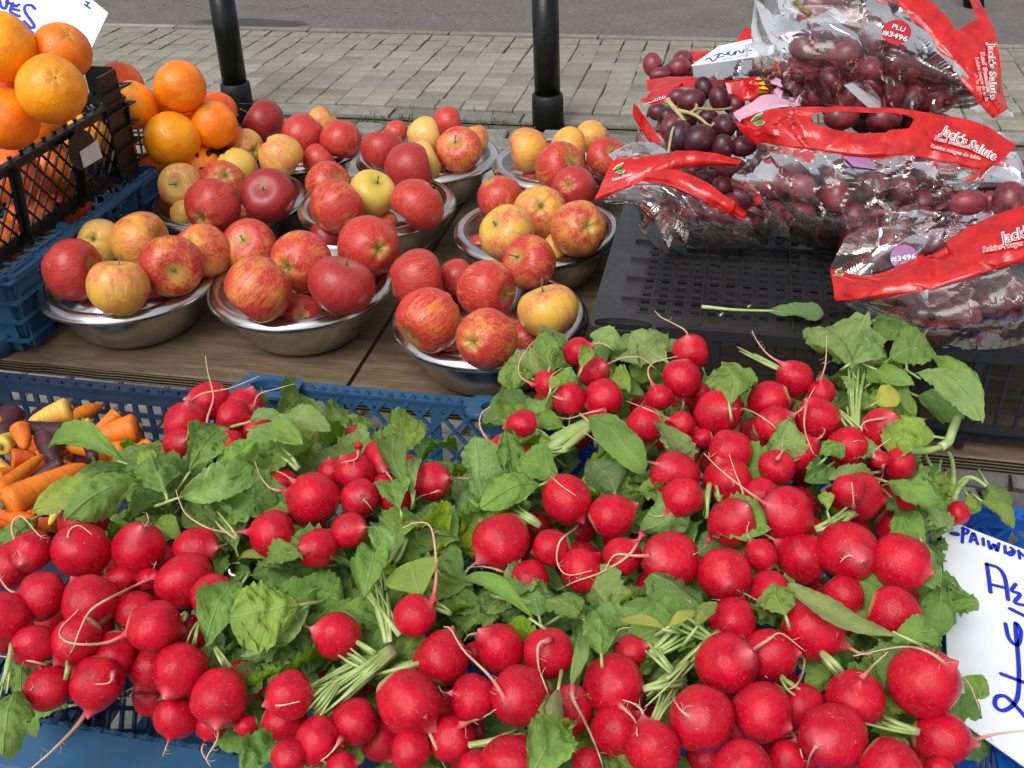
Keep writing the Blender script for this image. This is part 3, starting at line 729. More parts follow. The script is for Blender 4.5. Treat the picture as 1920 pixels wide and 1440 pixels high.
# ================================================================== apples
def perp(a):
    b = np.cross(a, (0, 0, 1.0))
    if np.linalg.norm(b) < .1: b = np.cross(a, (1.0, 0, 0))
    return nrm(b)
def orient(axis, loc, r, spin=0.0, sz=1.0, sx=1.0):
    """matrix with local +Z along axis"""
    z = nrm(axis); x = perp(z); y = np.cross(z, x); c, s = math.cos(spin), math.sin(spin)
    x, y = x*c+y*s, -x*s+y*c
    M = Matrix.Identity(4)
    for i in range(3): M[i][0] = x[i]*r*sx; M[i][1] = y[i]*r/sx; M[i][2] = z[i]*r*sz; M[i][3] = loc[i]
    return M
def facing(px, py, cx, cy, rad):
    """unit direction from the centre of a ball seen at cx,cy to the spot seen at px,py"""
    dx, dy = (px-cx)/rad, (py-cy)/rad; q = math.hypot(dx, dy)
    if q > .97: dx, dy = dx/q*.97, dy/q*.97; q = .97
    vd = nrm(ray(cx, cy))
    return nrm(CR*dx-CU*dy-vd*math.sqrt(1-q*q))
def apple_mesh(seed):
    r = random.Random(seed); m = MB(); nt, ns = 30, 40; ph = r.uniform(0, 6.28); vs = []; uvs = []
    el = r.uniform(.86, .98); la = r.uniform(.0, .05); tap = r.uniform(.04, .12)
    for i in range(nt+1):
        th = math.pi*i/nt
        for k in range(ns):
            a = 2*math.pi*k/ns
            rho = math.sin(th); z = math.cos(th)
            rr = rho**.92*(1+tap*z)*(1+.018*math.cos(5*a+ph)*(.3+max(0, -z))+la*math.cos(a+ph))
            zz = z*el
            zz -= .25*math.exp(-(rho/.42)**1.6) if z > 0 else 0
            zz += .20*math.exp(-(rho/.20)**2) if z < 0 else 0
            if z < 0: zz += .035*math.cos(5*a+ph)*math.exp(-((rho-.38)/.2)**2)
            p = Vector((rr*math.cos(a), rr*math.sin(a), zz)); p *= 1+.03*noise.noise(p*1.3+Vector((seed*3.1, 0, 0)))
            vs.append(p); uvs.append((k/ns, i/nt))
    m.add(vs, [(i*ns+k, (i+1)*ns+k, (i+1)*ns+(k+1) % ns, i*ns+(k+1) % ns) for i in range(nt) for k in range(ns)], uvs)
    return m.mesh('apple', M_apple, True)
AM = [apple_mesh(k) for k in range(7)]
def stalk_mesh(k):
    m = MB(); r = random.Random(k); c = r.uniform(-.12, .12); d = r.uniform(-.12, .12); L = r.uniform(.34, .5)
    m.tube([(0, 0, .60), (c*.3, d*.3, .60+L*.5), (c, d, .60+L), (c*1.3, d*1.3, .60+L*1.12)], [.030, .022, .026, .045], 6); return m.mesh('stem', M_stalk, True)
SM = [stalk_mesh(k) for k in range(4)]
def cal_mesh():
    m = MB()
    for k in range(5):
        a = 2*math.pi*k/5; c, s = math.cos(a), math.sin(a)
        m.add([(-s*.03, c*.03, -.70), (s*.03, -c*.03, -.70), (c*.09+s*.015, s*.09-c*.015, -.775), (c*.11, s*.11, -.83), (c*.09-s*.015, s*.09+c*.015, -.775)], [(0, 1, 2, 3, 4)])
    m.lathe([(.045, -.69), (.05, -.72), (.02, -.74)], 8); return m.mesh('calyx', M_stalk)
CM = cal_mesh()
# x, y, r, layer(0 top,1 low), (red, dark, green), end kind + pixel, bowl, description
AP = [
(784,522,55,.2,(.9,.35,.2),None,1,'dusky pink red apple with fine pale dots, at the left back'),
(805,600,61,0,(.72,.0,.1),('s',764,640),1,'orange red apple hanging over the left rim'),
(912,543,56,0,(.78,.15,.3),('s',958,556),1,'speckled pink red apple with stalk pointing right'),
(993,492,51,.2,(.75,.2,.6),('s',962,478),1,'red and yellow apple with open stalk hollow on top'),
(1028,582,57,0,(.38,.0,.5),('s',1012,530),1,'olive yellow apple with an orange blush at the right'),
(912,636,57,0,(.68,.05,.4),('c',882,644),1,'orange red apple showing its eye by the front rim'),
(857,522,36,1,(.9,.3,.1),None,1,'half hidden rosy apple behind the speckled one'),
(988,640,42,1,(.8,.2,.3),None,1,'low pink red apple in the right gap'),
(842,660,36,1.4,(.7,.1,.2),None,1,'low orange apple tucked against the front rim'),
(485,542,62,0,(.70,.1,.3),None,2,'large streaky orange pink apple at the left'),
(563,493,58,0,(.74,.0,.2),('c',536,503),2,'bright orange red apple showing its eye'),
(640,534,62,0,(1.05,.55,.0),('s',655,478),2,'deep crimson apple at the right'),
(692,465,57,0,(.95,.15,.2),('c',716,468),2,'glossy red apple with its eye at the right'),
(616,445,34,1,(1.1,.8,.0),None,2,'half hidden purple red apple at the back'),
(565,592,40,1,(.85,.3,.5),('c',565,592),2,'low pink apple with a green eye by the front rim'),
(470,463,51,.2,(.72,.1,.5),('s',452,448),2,'pink apple with a long stalk at the left back'),
(462,576,24,1.6,(.55,.1,.2),None,2,'low orange apple under the streaky one'),
(137,505,57,0,(1.0,.35,.1),('s',197,496),3,'dark red speckled apple at the left end'),
(189,452,41,.3,(.12,.0,.2),('c',173,447),3,'golden yellow apple at the left back'),
(262,452,55,.1,(.50,.0,.4),('s',318,446),3,'orange pink apple turning yellow at its right side'),
(222,538,56,0,(.42,.05,.5),('s',222,480),3,'yellow apple with red stripes near the front rim'),
(321,499,57,0,(.68,.25,.6),('s',328,512),3,'rosy apple with green stalk pointing at the viewer'),
(380,470,51,.3,(.62,.0,.0),('c',352,455),3,'smooth orange apple at the right'),
(296,552,34,1.2,(.9,.5,.0),None,3,'low shaded red apple below the rosy one'),
(936,371,43,.2,(.85,.2,.2),None,4,'pinkish red apple at the left back'),
(1012,398,50,0,(.45,.0,.1),('c',1015,383),4,'orange yellow apple with a tiny eye, in the middle'),
(951,440,52,0,(.42,.1,.9),('s',922,415),4,'yellow green apple with a red crown, at the left'),
(1085,430,52,0,(.60,.2,.6),('c',1104,424),4,'red and yellow apple with a green eye, at the right'),
(1036,468,30,1,(.3,.0,.3),None,4,'low yellow apple by the front rim'),
(902,462,22,1.2,(1,.3,.0),None,4,'low red apple deep at the left'),
(632,387,51,0,(.78,.2,.5),('c',590,425),5,'pink red apple with yellow underside at the left'),
(698,363,44,0,(.22,.0,1.),('s',711,336),5,'yellow green apple with one red cheek'),
(782,384,52,0,(.88,.2,.3),None,5,'pinkish red streaky apple at the right'),
(614,346,43,.2,(.75,.1,.4),('s',642,333),5,'rosy apple with a yellow stalk hollow, at the left back'),
(768,316,48,.1,(1.05,.6,.0),None,5,'crimson apple balanced at the back'),
(722,423,27,1,(.75,.1,.3),None,5,'low orange red apple by the front rim'),
(680,425,34,1.4,(.6,.2,.3),None,5,'low shaded apple in the middle'),
(340,348,41,.1,(.35,.1,.9),('s',328,345),6,'yellow green apple with red flush at the left'),
(418,345,44,.1,(.70,.1,.6),('c',425,326),6,'dull pink apple showing its greenish eye'),
(398,388,52,0,(.90,.25,.3),('c',374,413),6,'red apple with its eye turned down, at the front'),
(503,370,50,0,(1.1,.85,.1),('s',491,351),6,'dark maroon apple with a curved stalk, at the right'),
(443,316,38,.5,(.05,.0,.6),None,6,'clear yellow apple at the back'),
(343,399,24,1,(.3,.05,.9),None,6,'low yellow green apple at the left'),
(462,412,24,1,(.8,.2,.3),None,6,'low pink apple by the front rim'),
(717,281,40,.1,(1.0,.5,.1),None,7,'dark red apple at the left'),
(797,256,36,.2,(.12,.0,.4),None,7,'yellow apple with a dry scratch at the back'),
(861,280,43,0,(.62,.0,.3),('s',850,262),7,'peach coloured apple with a stalk hollow, at the right'),
(792,302,36,.5,(.15,.0,.6),None,7,'yellow apple mostly hidden in the middle'),
(839,230,30,.5,(.9,.1,.1),None,7,'small red apple at the very back'),
(889,260,28,.6,(.40,.0,.0),None,7,'pale orange apple behind the peach coloured one'),
(743,249,24,.6,(.8,.1,.2),None,7,'half hidden pink apple at the back'),
(840,325,26,1.4,(.7,.3,.2),None,7,'low apple in shade by the right rim'),
(990,281,41,.1,(.42,.0,.2),None,8,'striped orange yellow apple at the left'),
(1068,280,40,.1,(.40,.0,.2),None,8,'pale orange apple with rosy stripes in the middle'),
(1048,316,47,0,(.72,.1,.4),('s',1079,303),8,'pink and yellow apple with a stalk at the right'),
(1110,258,32,.3,(.35,.0,.0),None,8,'pale apricot apple at the back'),
(1137,298,38,.2,(.85,.2,.8),('s',1150,282),8,'red apple with a green stalk hollow, at the right'),
(1076,355,42,0,(1.05,.4,.0),('c',1063,346),8,'wrinkled crimson apple spilling over the front'),
(1000,334,24,1,(1,.3,.0),None,8,'low red apple inside the left rim'),
(1103,318,22,1,(1,.5,.0),None,8,'shaded red apple low in the middle'),
(493,230,43,0,(1.1,.85,.0),('s',455,205),9,'purple red apple on top'),
(462,276,32,.5,(.42,.1,.7),('c',481,284),9,'dull yellow and pink apple below the purple one'),
(527,294,42,0,(.35,.0,.1),None,9,'yellow orange apple with faint stripes at the front'),
(568,253,40,.1,(1.0,.15,.0),None,9,'bright scarlet apple in the middle'),
(604,230,30,.5,(.45,.0,.3),('s',632,205),9,'peach apple with a thin stalk at the back'),
(639,263,38,.1,(.88,.2,.2),None,9,'dusty rose apple at the right'),
(598,302,32,.8,(.95,.1,.0),None,9,'low red apple by the rim'),
]
BN = {1: 'nearest bowl', 2: 'middle bowl of front row', 3: 'bowl next to the blue crate', 4: 'bowl beside the black crate',
      5: 'middle bowl of second row', 6: 'second-row bowl by the oranges', 7: 'middle bowl of back row', 8: 'bowl below the upright post', 9: 'back bowl nearest the oranges'}
def solve(items, need=1.0, order=None):
    """items: dicts with x,y,r(px),z. Push balls away from the eye until none runs into one in front of it."""
    items.sort(key=lambda d: d['z'])
    for j, b in enumerate(items):
        for it in range(3):
            for a in items[:j]:
                d = math.hypot(a['x']-b['x'], a['y']-b['y'])
                Ra, Rb = a['r']*a['z']/FPX, b['r']*b['z']/FPX; lat = d*(a['z']+b['z'])/2/FPX
                s = (Ra+Rb)*need
                if lat < s: b['z'] = max(b['z'], a['z']+math.sqrt(s*s-lat*lat)*.98)
    return items
def bowl_clear(P, R, bw):
    c, RB, zb, h, s = bw
    q = math.hypot(P[0]-c[0], P[1]-c[1]); z = P[2]-zb
    pr = [(.0, .003), (.064, .004), (.083, .024), (.0945, .056), (.099, h), (.1045, h), (.111, h-.005)]; best = 1e9
    for (r0, z0), (r1, z1) in zip(pr, pr[1:]):
        ax, ay, bx, by = r0*s, z0, r1*s, z1
        t_ = max(0, min(1, ((q-ax)*(bx-ax)+(z-ay)*(by-ay))/((bx-ax)**2+(by-ay)**2)))
        best = min(best, math.hypot(q-(ax+t_*(bx-ax)), z-(ay+t_*(by-ay))))
    pz = np.interp(q, [p[0]*s for p in pr], [p[1] for p in pr]) if q < .111*s else (h-.006 if q < .13 else -1)
    return (best if z > pz else -best)-R
its = []
for k, a in enumerate(AP):
    x, y, r, ly = a[:4]; H0 = .550+ly*.032
    if a[6] in (7, 8, 9): H0 += -.002
    best = None
    for dH in np.arange(-.06, .081, .004):
        P = onH(x, y, H0+dH); z = depth(P); R = r*z/FPX
        cl = bowl_clear(P, R, BOWLS[a[6]]); cost = abs(dH)*(.5 if ly >= .8 and dH > 0 else 1)+max(0, -cl-.001)*6
        if best is None or cost < best[0]: best = (cost, z)
    its.append(dict(x=x, y=y, r=r, z=best[1], a=a, k=k))
for d in solve(its, .955):
    x, y, r, ly, col, end, bw, desc = d['a']; z = d['z']; P = at(x, y, z); R = r*z/FPX
    if end:
        ax = facing(end[1], end[2], x, y, r); ax = ax if end[0] == 's' else -ax
    else:
        rr = random.Random(d['k']*7+1); ax = nrm(np.array([rr.gauss(0, 1), rr.gauss(0, .4), rr.gauss(0, .8)])); vd = nrm(ray(x, y)); ax = nrm(ax-vd*(ax @ vd)*.9)
    M = orient(ax, P, R*1.02, d['k']*1.3, 1.0)
    o = link('apple', AM[d['k'] % 7], None, M, color=(col[0]*.9+.09, col[1]*.8, col[2])); tag(o, desc.replace(', at the', ' at the')+', '+BN[bw], 'apple', 'apples in the steel bowls')
    if end and end[0] == 's': link('stem', SM[d['k'] % 4], o, M)
    elif end: link('calyx', CM, o, M)
# fillers hidden at the bottom of each bowl: nothing of them shows, so they are left out
# ================================================================== oranges
def orange_mesh(seed):
    m = MB(); nt, ns = 28, 36; vs = []
    for i in range(nt+1):
        th = math.pi*i/nt
        for k in range(ns):
            a = 2*math.pi*k/ns; p = Vector((math.sin(th)*math.cos(a), math.sin(th)*math.sin(a), math.cos(th)*.97))
            rho = math.sin(th)
            if p.z > 0: p.z -= .055*math.exp(-(rho/.13)**2)-.02*math.exp(-((rho-.3)/.2)**2); p *= 1+.012*math.cos(6*a)*math.exp(-((rho-.22)/.14)**2)
            p *= 1+.045*noise.noise(p*1.1+Vector((seed*4.3, 1, 0)))+.008*noise.noise(p*6+Vector((seed, 0, 0))); vs.append(p)
    m.add(vs, [(i*ns+k, (i+1)*ns+k, (i+1)*ns+(k+1) % ns, i*ns+(k+1) % ns) for i in range(nt) for k in range(ns)]); return m.mesh('orange', M_orange, True)
OM = [orange_mesh(k) for k in range(5)]
def button():
    m = MB(); m.lathe([(.045, .90), (.05, .93), (.035, .955), (.01, .96)], 10)
    for k in range(6):
        a = k*1.047; m.add([(.03*math.cos(a-.5), .03*math.sin(a-.5), .925), (.03*math.cos(a+.5), .03*math.sin(a+.5), .925), (.10*math.cos(a), .10*math.sin(a), .925)], [(0, 1, 2)])
    return m.mesh('calyx', M_calyx)
OB = button()
OO, OY, OR_ = (.93, .215, .003), (.98, .33, .004), (.90, .13, .008)
# x, y, r, extra depth, colour, stalk end pixel, description
ORG = [
(0,87,64,0,OY,None,'big yellow orange one cut by the left edge, below the card'),
(115,98,54,.0,OO,(126,66),'orange touching the front of the white card'),
(97,168,63,0,OY,(103,146),'orange with a green button and brown marks under it'),
(13,224,58,0,OO,(56,182),'rough skinned orange at the left edge above the crate rim'),
(20,158,38,.05,OR_,None,'shaded orange between the four top ones'),
(85,238,40,.05,OO,None,'orange behind the crate rim under the one with the green button'),
(25,330,52,.03,OR_,None,'orange pressed against the lattice at the left edge'),
(100,315,50,.03,OO,None,'orange behind the lattice left of the white label'),
(165,262,46,.03,OY,None,'orange behind the lattice above the white label'),
(60,400,45,.03,OR_,None,'orange low behind the lattice at the left'),
(130,380,40,.06,OR_,None,'orange deep in the crate below the label'),
(215,285,40,.03,OO,None,'orange behind the lattice by the corner post'),
(5,450,40,.03,OR_,None,'lowest orange behind the lattice at the left edge'),
]
ORB = [
(338,163,48,0,OO,None,'orange on top of the rear heap'),
(322,262,52,0,OY,None,'wide smooth orange at the front of the rear heap'),
(400,235,45,.0,OO,(392,205),'orange at the right of the rear heap'),
(248,198,46,0,OY,(250,163),'yellow orange with a dark mark behind the crate corner'),
(224,160,44,.04,OR_,None,'reddish orange behind the crate corner post'),
(292,208,32,.05,OO,None,'pale orange behind the top one of the rear heap'),
(308,212,32,.06,OR_,None,'reddish orange under the top one of the rear heap'),
(292,326,44,.10,OO,None,'low orange by the small crate peg'),
(374,316,42,.10,OO,None,'low orange under the wide smooth one'),
(408,208,36,.06,OR_,None,'half hidden orange at the back right of the rear heap'),
(335,335,40,.12,OY,None,'lowest orange of the rear heap by the apples'),
(440,258,22,.04,OR_,None,'orange sliver beside the purple apple'),
(350,215,30,.10,OR_,None,'shaded orange inside the rear heap'),
]
its = []
for (lst, H0) in ((ORG, .36), (ORB, .46)):
    for k, a in enumerate(lst):
        x, y, r, ex = a[:4]; z = depth(onH(x, y, H0)) if not (lst is ORG and k >= 4) else None
        if lst is ORG: 
            z = .0405*FPX/64+.004*k if k < 4 else (1.25+ex)        # behind the crate side
            if k in (1,): z += .06
            if k == 0: z += .02
        if lst is ORB: z = 1.55+ex if y < 280 else 1.47+ex
        its.append(dict(x=x, y=y, r=r, z=z, a=a, k=k))
# those behind the lattice must be inside the crate wall (X < -.79)
for d in its:
    if d['a'] in ORG and d['k'] >= 5:
        for z in np.arange(.95, 1.8, .01):
            P = at(d['x'], d['y'], z)
            if P[0]+d['r']*z/FPX < -.884: d['z'] = z; break
for d in solve(its, .95):
    x, y, r, ex, col, end, desc = d['a']; z = d['z']; P = at(x, y, z); R = r*z/FPX; R = min(R, .048)
    ax = facing(end[0], end[1], x, y, r) if end else nrm((random.gauss(0, 1), random.uniform(.2, 1.5), random.gauss(0, 1)))
    M = orient(ax, P, R, d['k']*1.1)
    o = link('orange', OM[d['k'] % 5], None, M, color=tuple(c*random.uniform(.92, 1.06) for c in col)); tag(o, desc, 'orange', 'oranges in the crates')
    if end and d['k'] in (2, 1, 3): link('calyx', OB, o, M)
# ================================================================== carrots
CO, CP, CY, CD = (.80, .20, .012), (.055, .012, .022), (.80, .56, .10), (.78, .14, .01)
CAR = [ # crown xy -> tip xy, half width px, colour, height below eye, description
(262,800,150,838,27,CO,.475,'fat orange carrot with a dark cut crown facing right'),
(222,776,170,815,15,CO,.485,'short thin orange carrot beside the crate mesh'),
(134,765,50,800,22,CY,.480,'yellow carrot with small dark scars'),
(175,798,120,815,17,CY,.492,'yellow carrot end behind the purple one'),
(168,812,22,795,20,CP,.470,'long dark purple carrot lying across the others'),
(90,815,105,875,25,CP,.478,'stubby purple carrot under the long one'),
(24,770,8,835,24,CP,.485,'thick purple carrot at the left edge'),
(238,846,120,838,19,CO,.480,'plain orange carrot below the fat one'),
(36,800,46,842,18,CO,.470,'orange carrot tip pointing at the viewer'),
(20,860,72,858,19,CD,.480,'rounded orange carrot at the left'),
(-10,925,82,852,17,CO,.468,'tapering orange carrot with its tip pointing up right'),
(120,868,50,905,17,CP,.474,'rough purple carrot with a pink tail'),
(5,948,165,872,30,CO,.462,'largest orange carrot, in front of all the others'),
(155,925,65,965,21,CP,.468,'purple carrot below the largest orange one'),
(290,835,195,880,19,CO,.478,'orange carrot half hidden by a radish leaf'),
(175,860,142,820,11,CP,.466,'thin purple carrot tip standing up'),
(112,945,92,985,10,CY,.462,'small yellow carrot tip in the lower corner'),
(0,838,30,812,19,CY,.488,'pale yellow carrot at the left edge'),
(-15,790,18,795,14,CO,.480,'orange carrot end cut by the left edge'),
(-10,895,30,880,16,CO,.476,'orange carrot under the tapering one'),
(60,985,-20,960,18,CD,.470,'orange carrot in the lower left corner'),
(200,905,120,905,18,CO,.488,'orange carrot under the radish leaves'),
(250,880,170,900,16,CD,.490,'orange carrot deep beside the radish pile'),
(120,790,60,840,18,CD,.500,'orange carrot buried under the purple ones'),
(220,835,170,800,15,CD,.500,'orange carrot buried near the crate mesh'),
(60,925,120,950,16,CP,.482,'purple carrot buried under the largest one'),
(300,880,260,940,16,CD,.49,'orange carrot deep under the leaves near the corner'),
(30,1000,90,1000,18,CO,.485,'orange carrot below the small yellow tip'),
(330,850,270,900,18,CO,.492,'orange carrot half under the crate rim'),
(160,1000,220,960,18,CP,.490,'purple carrot deep below the radish leaves'),
(-20,870,40,905,20,CY,.500,'yellow carrot deep at the left edge'),
(200,870,260,930,17,CO,.505,'orange carrot deepest under the leaves'),
(80,860,130,850,18,CO,.500,'orange carrot glimpsed between two purple ones'),
]
for k, (x0, y0, x1, y1, w, col, H, desc) in enumerate(CAR):
    H = .600+(H-.475)*1.25; A = onH(x0, y0, H); B = onH(x1, y1, H+.008); w_ = w*1.06*depth(A)/FPX; L = np.linalg.norm(B-A); rr = random.Random(k)
    n = 26; m = MB(); sd_ = rr.uniform(-.06, .06)*L; pts = []; rad = []
    q = nrm(np.cross(B-A, (0, 0, 1)))
    for i in range(n):
        u = i/(n-1); pts.append(A+(B-A)*u+q*sd_*math.sin(math.pi*u)+np.array([0, 0, .0]))
        f = .25 if i == 0 else (.80 if i == 1 else (.97 if i == 2 else 1-.55*u**1.25))
        if u > .78: f *= max(.04, math.sqrt(max(0, 1-((u-.78)/.22)**2)))*.9+.1*(1-(u-.78)/.22)
        rad.append(w_*f*(1+.035*noise.noise((u*9, k, 0))+.012*math.sin(u*60+k)))
    m.tube(pts, rad, 18); o = link('carrot', m.mesh('carrot', M_carrot, True), color=tuple(c*rr.uniform(.9, 1.08) for c in col)); WM[o.name] = Matrix.Identity(4)
    tag(o, desc, 'carrot', 'mixed carrots in the navy crate')
    m = MB(); a = nrm(A-B); m.tube([A+a*.0005, A+a*.0025], [w_*.26, w_*.22], 10); part(m, 'carrot_top', M_stalk, o)

crr = random.Random(3); cm = MB(); pp_ = [np.array([0.0, 0, 0])+np.array([.10*i/17, 0, 0]) for i in range(18)]
cm.tube(pp_, [.0135*(.3 if i == 0 else (1-.4*i/17))*(1 if i < 14 else (17.6-i)/3.6) for i in range(18)], 14); CMESH = cm.mesh('carrot', M_carrot, True)
for k in range(34):
    x, y = crr.uniform(-30, 330), crr.uniform(800, 1010); P = onH(x, y, crr.uniform(.628, .655))
    if P[0] > -.585 or P[1] > .83: continue
    o = link('carrot', CMESH, None, Matrix.Translation(P) @ Matrix.Rotation(crr.uniform(0, 6.28), 4, 'Z') @ Matrix.Rotation(crr.gauss(0, .15), 4, 'Y'), color=crr.choice((CO, CO, CD, CP)))
    tag(o, 'carrot buried in the bottom layer of the carrot crate', 'carrot', 'carrots of the bottom layer')
# ================================================================== radishes
# x, y, r in the photograph, layer (higher = deeper), flattening
RAD = [(153,1033,53),(260,1026,50),(58,1032,39,-.3),(20,1060,45,.5),(78,1117,48),(168,1128,51),(5,1157,48),(65,1210,42),(143,1200,45,.3),(92,1290,42),(182,1280,50),(215,1227,40,.5),
(290,1175,51,-.2),(347,1088,56),(400,1120,43,.2),(370,1028,42,.6),(255,1148,45,1),(228,1087,28,1),(278,1087,22,1),(338,1258,52,-.2),(412,1307,53,-.2),(283,1255,42,.8),(330,1345,43,.4),(542,1303,45,-.2),(533,1352,40,.7),
(597,1390,47,.3),(158,975,44,.8),(352,1195,38,1.3),(455,1280,42,1.2),(463,1360,20,.8),(285,1305,38,1.2),(395,1362,30,1.2),
(350,793,42),(337,832,30,.4),(440,783,37),(483,805,27,.4),(433,832,27,.6),(472,778,22,.6),(262,868,16,.5),
(587,935,51),(510,1001,46),(595,1028,38,.2),(655,995,35),(533,908,30,.8),(675,933,37),(665,887,38),(716,863,38,.2),(808,903,37),(720,910,24,.6),(742,935,34,.5),(622,885,27,.7),(485,960,29,.8),(672,836,9,-.5),
(633,1192,43),(778,1155,40,-.4),(828,1235,52,.2),(765,1316,59,-.2),(665,1353,46),(886,1310,46,.3),(973,1305,57,-.2),(938,1215,46,.3),(1028,1222,49,.1),(893,1225,22,1),(1152,1284,57),(1183,1222,32,.5),(1223,1405,52),(1155,1370,50,1),(958,1432,60),(895,1440,35,.6),(1065,1330,48,1),(848,1385,45,1),(770,1405,38,.8),(712,1385,42,.9),(825,1335,42,.9),(640,1440,30,1),(540,1420,34,.6),(1100,1430,30,1),
(950,853,43),(980,797,29),(1025,718,27),(1083,660,27,.2),(1067,748,32),(1132,746,37),(1113,698,29,.3),(1120,795,30,.6),(1237,745,27,.3),(1278,710,36),(1208,797,36),(1277,795,26,.3),(1185,830,25,1),(1062,936,47),(1148,967,43),(940,1014,53),(1035,1027,36),(1092,1070,45,.5),(1167,1042,37,.1),(1257,1052,56),(990,1090,42,.8),(1235,1108,45,1),(1266,892,47,.2),(1280,933,38,-.2),
(1295,661,34),(1345,774,44),(1312,738,22,.8),(1442,752,38,.2),(1490,710,36),(1540,735,27,.2),(1450,796,35),(1533,785,41),(1368,850,42),(1318,822,19,.9),(1500,848,38,.3),(1457,875,35,.1),(1590,838,38,.3),(1655,805,41),(1685,868,32,.5),(1650,861,16,-.2),(1365,902,46),(1283,855,27,.8),(1475,966,53),(1428,932,37,.5),(1610,932,48),(1592,918,31,-.6),(1374,980,46),(1703,935,24,.8),
(1588,1033,57),(1688,1054,54,.1),(1505,1045,47,.5),(1427,1042,31,.3),(1358,1077,52),(1445,1110,43,.5),(1582,1117,37,.8),(1676,1148,48,.4),(1373,1167,48,.4),(1360,1245,57),(1443,1228,50,.2),(1524,1180,59),(1318,1347,62),(1428,1335,58),(1605,1308,55,.1),(1733,1278,67,-.1),(1563,1382,63),(1503,1325,45,.8),(1765,1385,51,.1),(1392,1440,52,.1),(1672,1445,58),(1475,1425,35,1),(1797,962,22,-.5),(1760,1445,30,.9),(1445,880,0)]
RAD = [r if len(r) > 3 else (*r, 0.0) for r in RAD if r[2] > 0]
FILL = []
ROOTS = {  # photograph polylines; the first point sits on the skin of the radish nearest to it
}
ROOTL = [[(127,1020),(130,995),(148,985),(172,1002)],[(45,1050),(30,1020),(22,985),(40,968),(75,1005),(95,1008)],[(35,1115),(15,1105),(0,1085),(-10,1070)],[(115,1232),(95,1246),(50,1238),(0,1230),(-20,1228)],
[(240,1187),(200,1205),(150,1208),(120,1200),(113,1180),(148,1142)],[(293,1080),(240,1105),(175,1140),(150,1180),(135,1220),(115,1235)],[(265,992),(278,978),(275,962)],[(405,1028),(425,1020),(440,1012)],[(390,1130),(375,1150),(360,1160)],
[(468,997),(430,998),(390,990),(350,965),(335,935),(330,918)],[(170,1325),(140,1365),(95,1410),(60,1440),(40,1460)],[(213,1262),(205,1280),(180,1283)],[(263,1282),(248,1290),(235,1297)],[(265,1303),(240,1308),(222,1310)],
[(318,1292),(315,1303),(330,1301)],[(320,1380),(312,1400),(305,1418)],[(408,1347),(408,1385),(388,1420),(395,1438)],[(505,1318),(525,1323),(562,1315)],[(352,757),(380,738),(430,728),(487,705)],
[(395,830),(388,790),(400,745),(390,700),(385,667)],[(475,765),(485,740),(515,730),(552,720)],[(555,905),(530,888),(510,882)],[(680,990),(695,988),(703,986)],[(675,930),(690,945),(702,962)],[(672,845),(668,860),(640,868)],
[(835,897),(870,897),(910,900),(928,912)],[(830,918),(790,930),(770,948)],[(596,1182),(565,1170),(550,1145),(547,1120)],[(812,1128),(818,1080),(815,1020),(805,985),(780,980),(755,990)],[(792,1335),(808,1380),(835,1440),(842,1460)],
[(640,1385),(620,1412),(590,1435)],[(950,1315),(920,1270),(870,1220),(845,1180),(832,1175)],[(905,1187),(880,1190),(870,1202)],[(1030,1200),(1010,1210),(1010,1250),(1020,1280),(1032,1312)],[(850,1300),(830,1298),(822,1285)],
[(1210,1212),(1222,1198),(1215,1180),(1165,1178),(1153,1195)],[(905,1047),(880,1065),(868,1080),(852,1100)],[(1088,972),(1080,990),(1050,1015),(1045,1055),(1065,1078),(1110,1070)],[(1227,1042),(1190,1042),(1155,1040),(1138,1062),(1120,1098)],
[(1205,1000),(1180,1040),(1130,1072),(1080,1090),(1042,1108)],[(1073,1290),(1075,1312),(1100,1360),(1125,1420),(1135,1460)],[(918,832),(900,800),(903,775),(920,762)],[(1000,722),(975,705),(975,675),(1000,640)],
[(1060,750),(1035,740),(1032,708),(1055,690)],[(1130,688),(1165,672),(1200,670),(1230,692)],[(1226,725),(1215,700),(1225,680),(1270,668)],[(1135,768),(1100,775),(1065,785),(1040,780)],[(1257,788),(1220,770),(1175,752)],
[(1290,635),(1283,618),(1240,595),(1228,583)],[(1362,768),(1400,768),(1440,790),(1470,818)],[(1470,684),(1440,665),(1420,640),(1410,620)],[(1538,714),(1548,680),(1550,630)],[(1480,782),(1505,765),(1528,725)],
[(1512,752),(1508,800),(1520,840),(1532,862)],[(1670,783),(1620,792),(1615,822),(1600,828)],[(1640,858),(1640,845),(1670,822)],[(1655,868),(1655,890),(1648,905)],[(1457,862),(1467,845),(1467,828)],
[(1395,955),(1392,920),(1380,890),(1367,852)],[(1440,948),(1400,920),(1350,880),(1320,850)],[(1240,872),(1200,862),(1140,840),(1095,810)],[(1728,1068),(1755,1090),(1775,1130),(1768,1172)],[(1608,1047),(1590,1042),(1575,1054)],
[(1365,1092),(1380,1105),(1400,1115),(1422,1127)],[(1397,1228),(1440,1200),(1465,1188),(1508,1220)],[(1490,1225),(1508,1235),(1500,1275),(1475,1292),(1435,1268)],[(1470,1358),(1495,1390),(1510,1442)],[(1615,1272),(1640,1245),(1665,1222)],
[(1780,1250),(1740,1222),(1690,1213),(1600,1230)],[(1783,1262),(1815,1280),(1838,1332)],[(1535,1393),(1520,1415),(1513,1440)],[(1295,1345),(1275,1330),(1260,1305)],[(1812,1393),(1860,1378),(1920,1370),(1935,1369)],[(1722,1165),(1750,1175),(1765,1212)],
[(1600,950),(1600,935),(1597,905)],[(1000,850),(1040,900),(1080,930)],[(720,880),(735,900),(738,915)],[(1330,1010),(1318,1030),(1300,1040)],[(862,1360),(905,1345),(930,1330)],[(1160,1320),(1190,1350),(1195,1380)]]
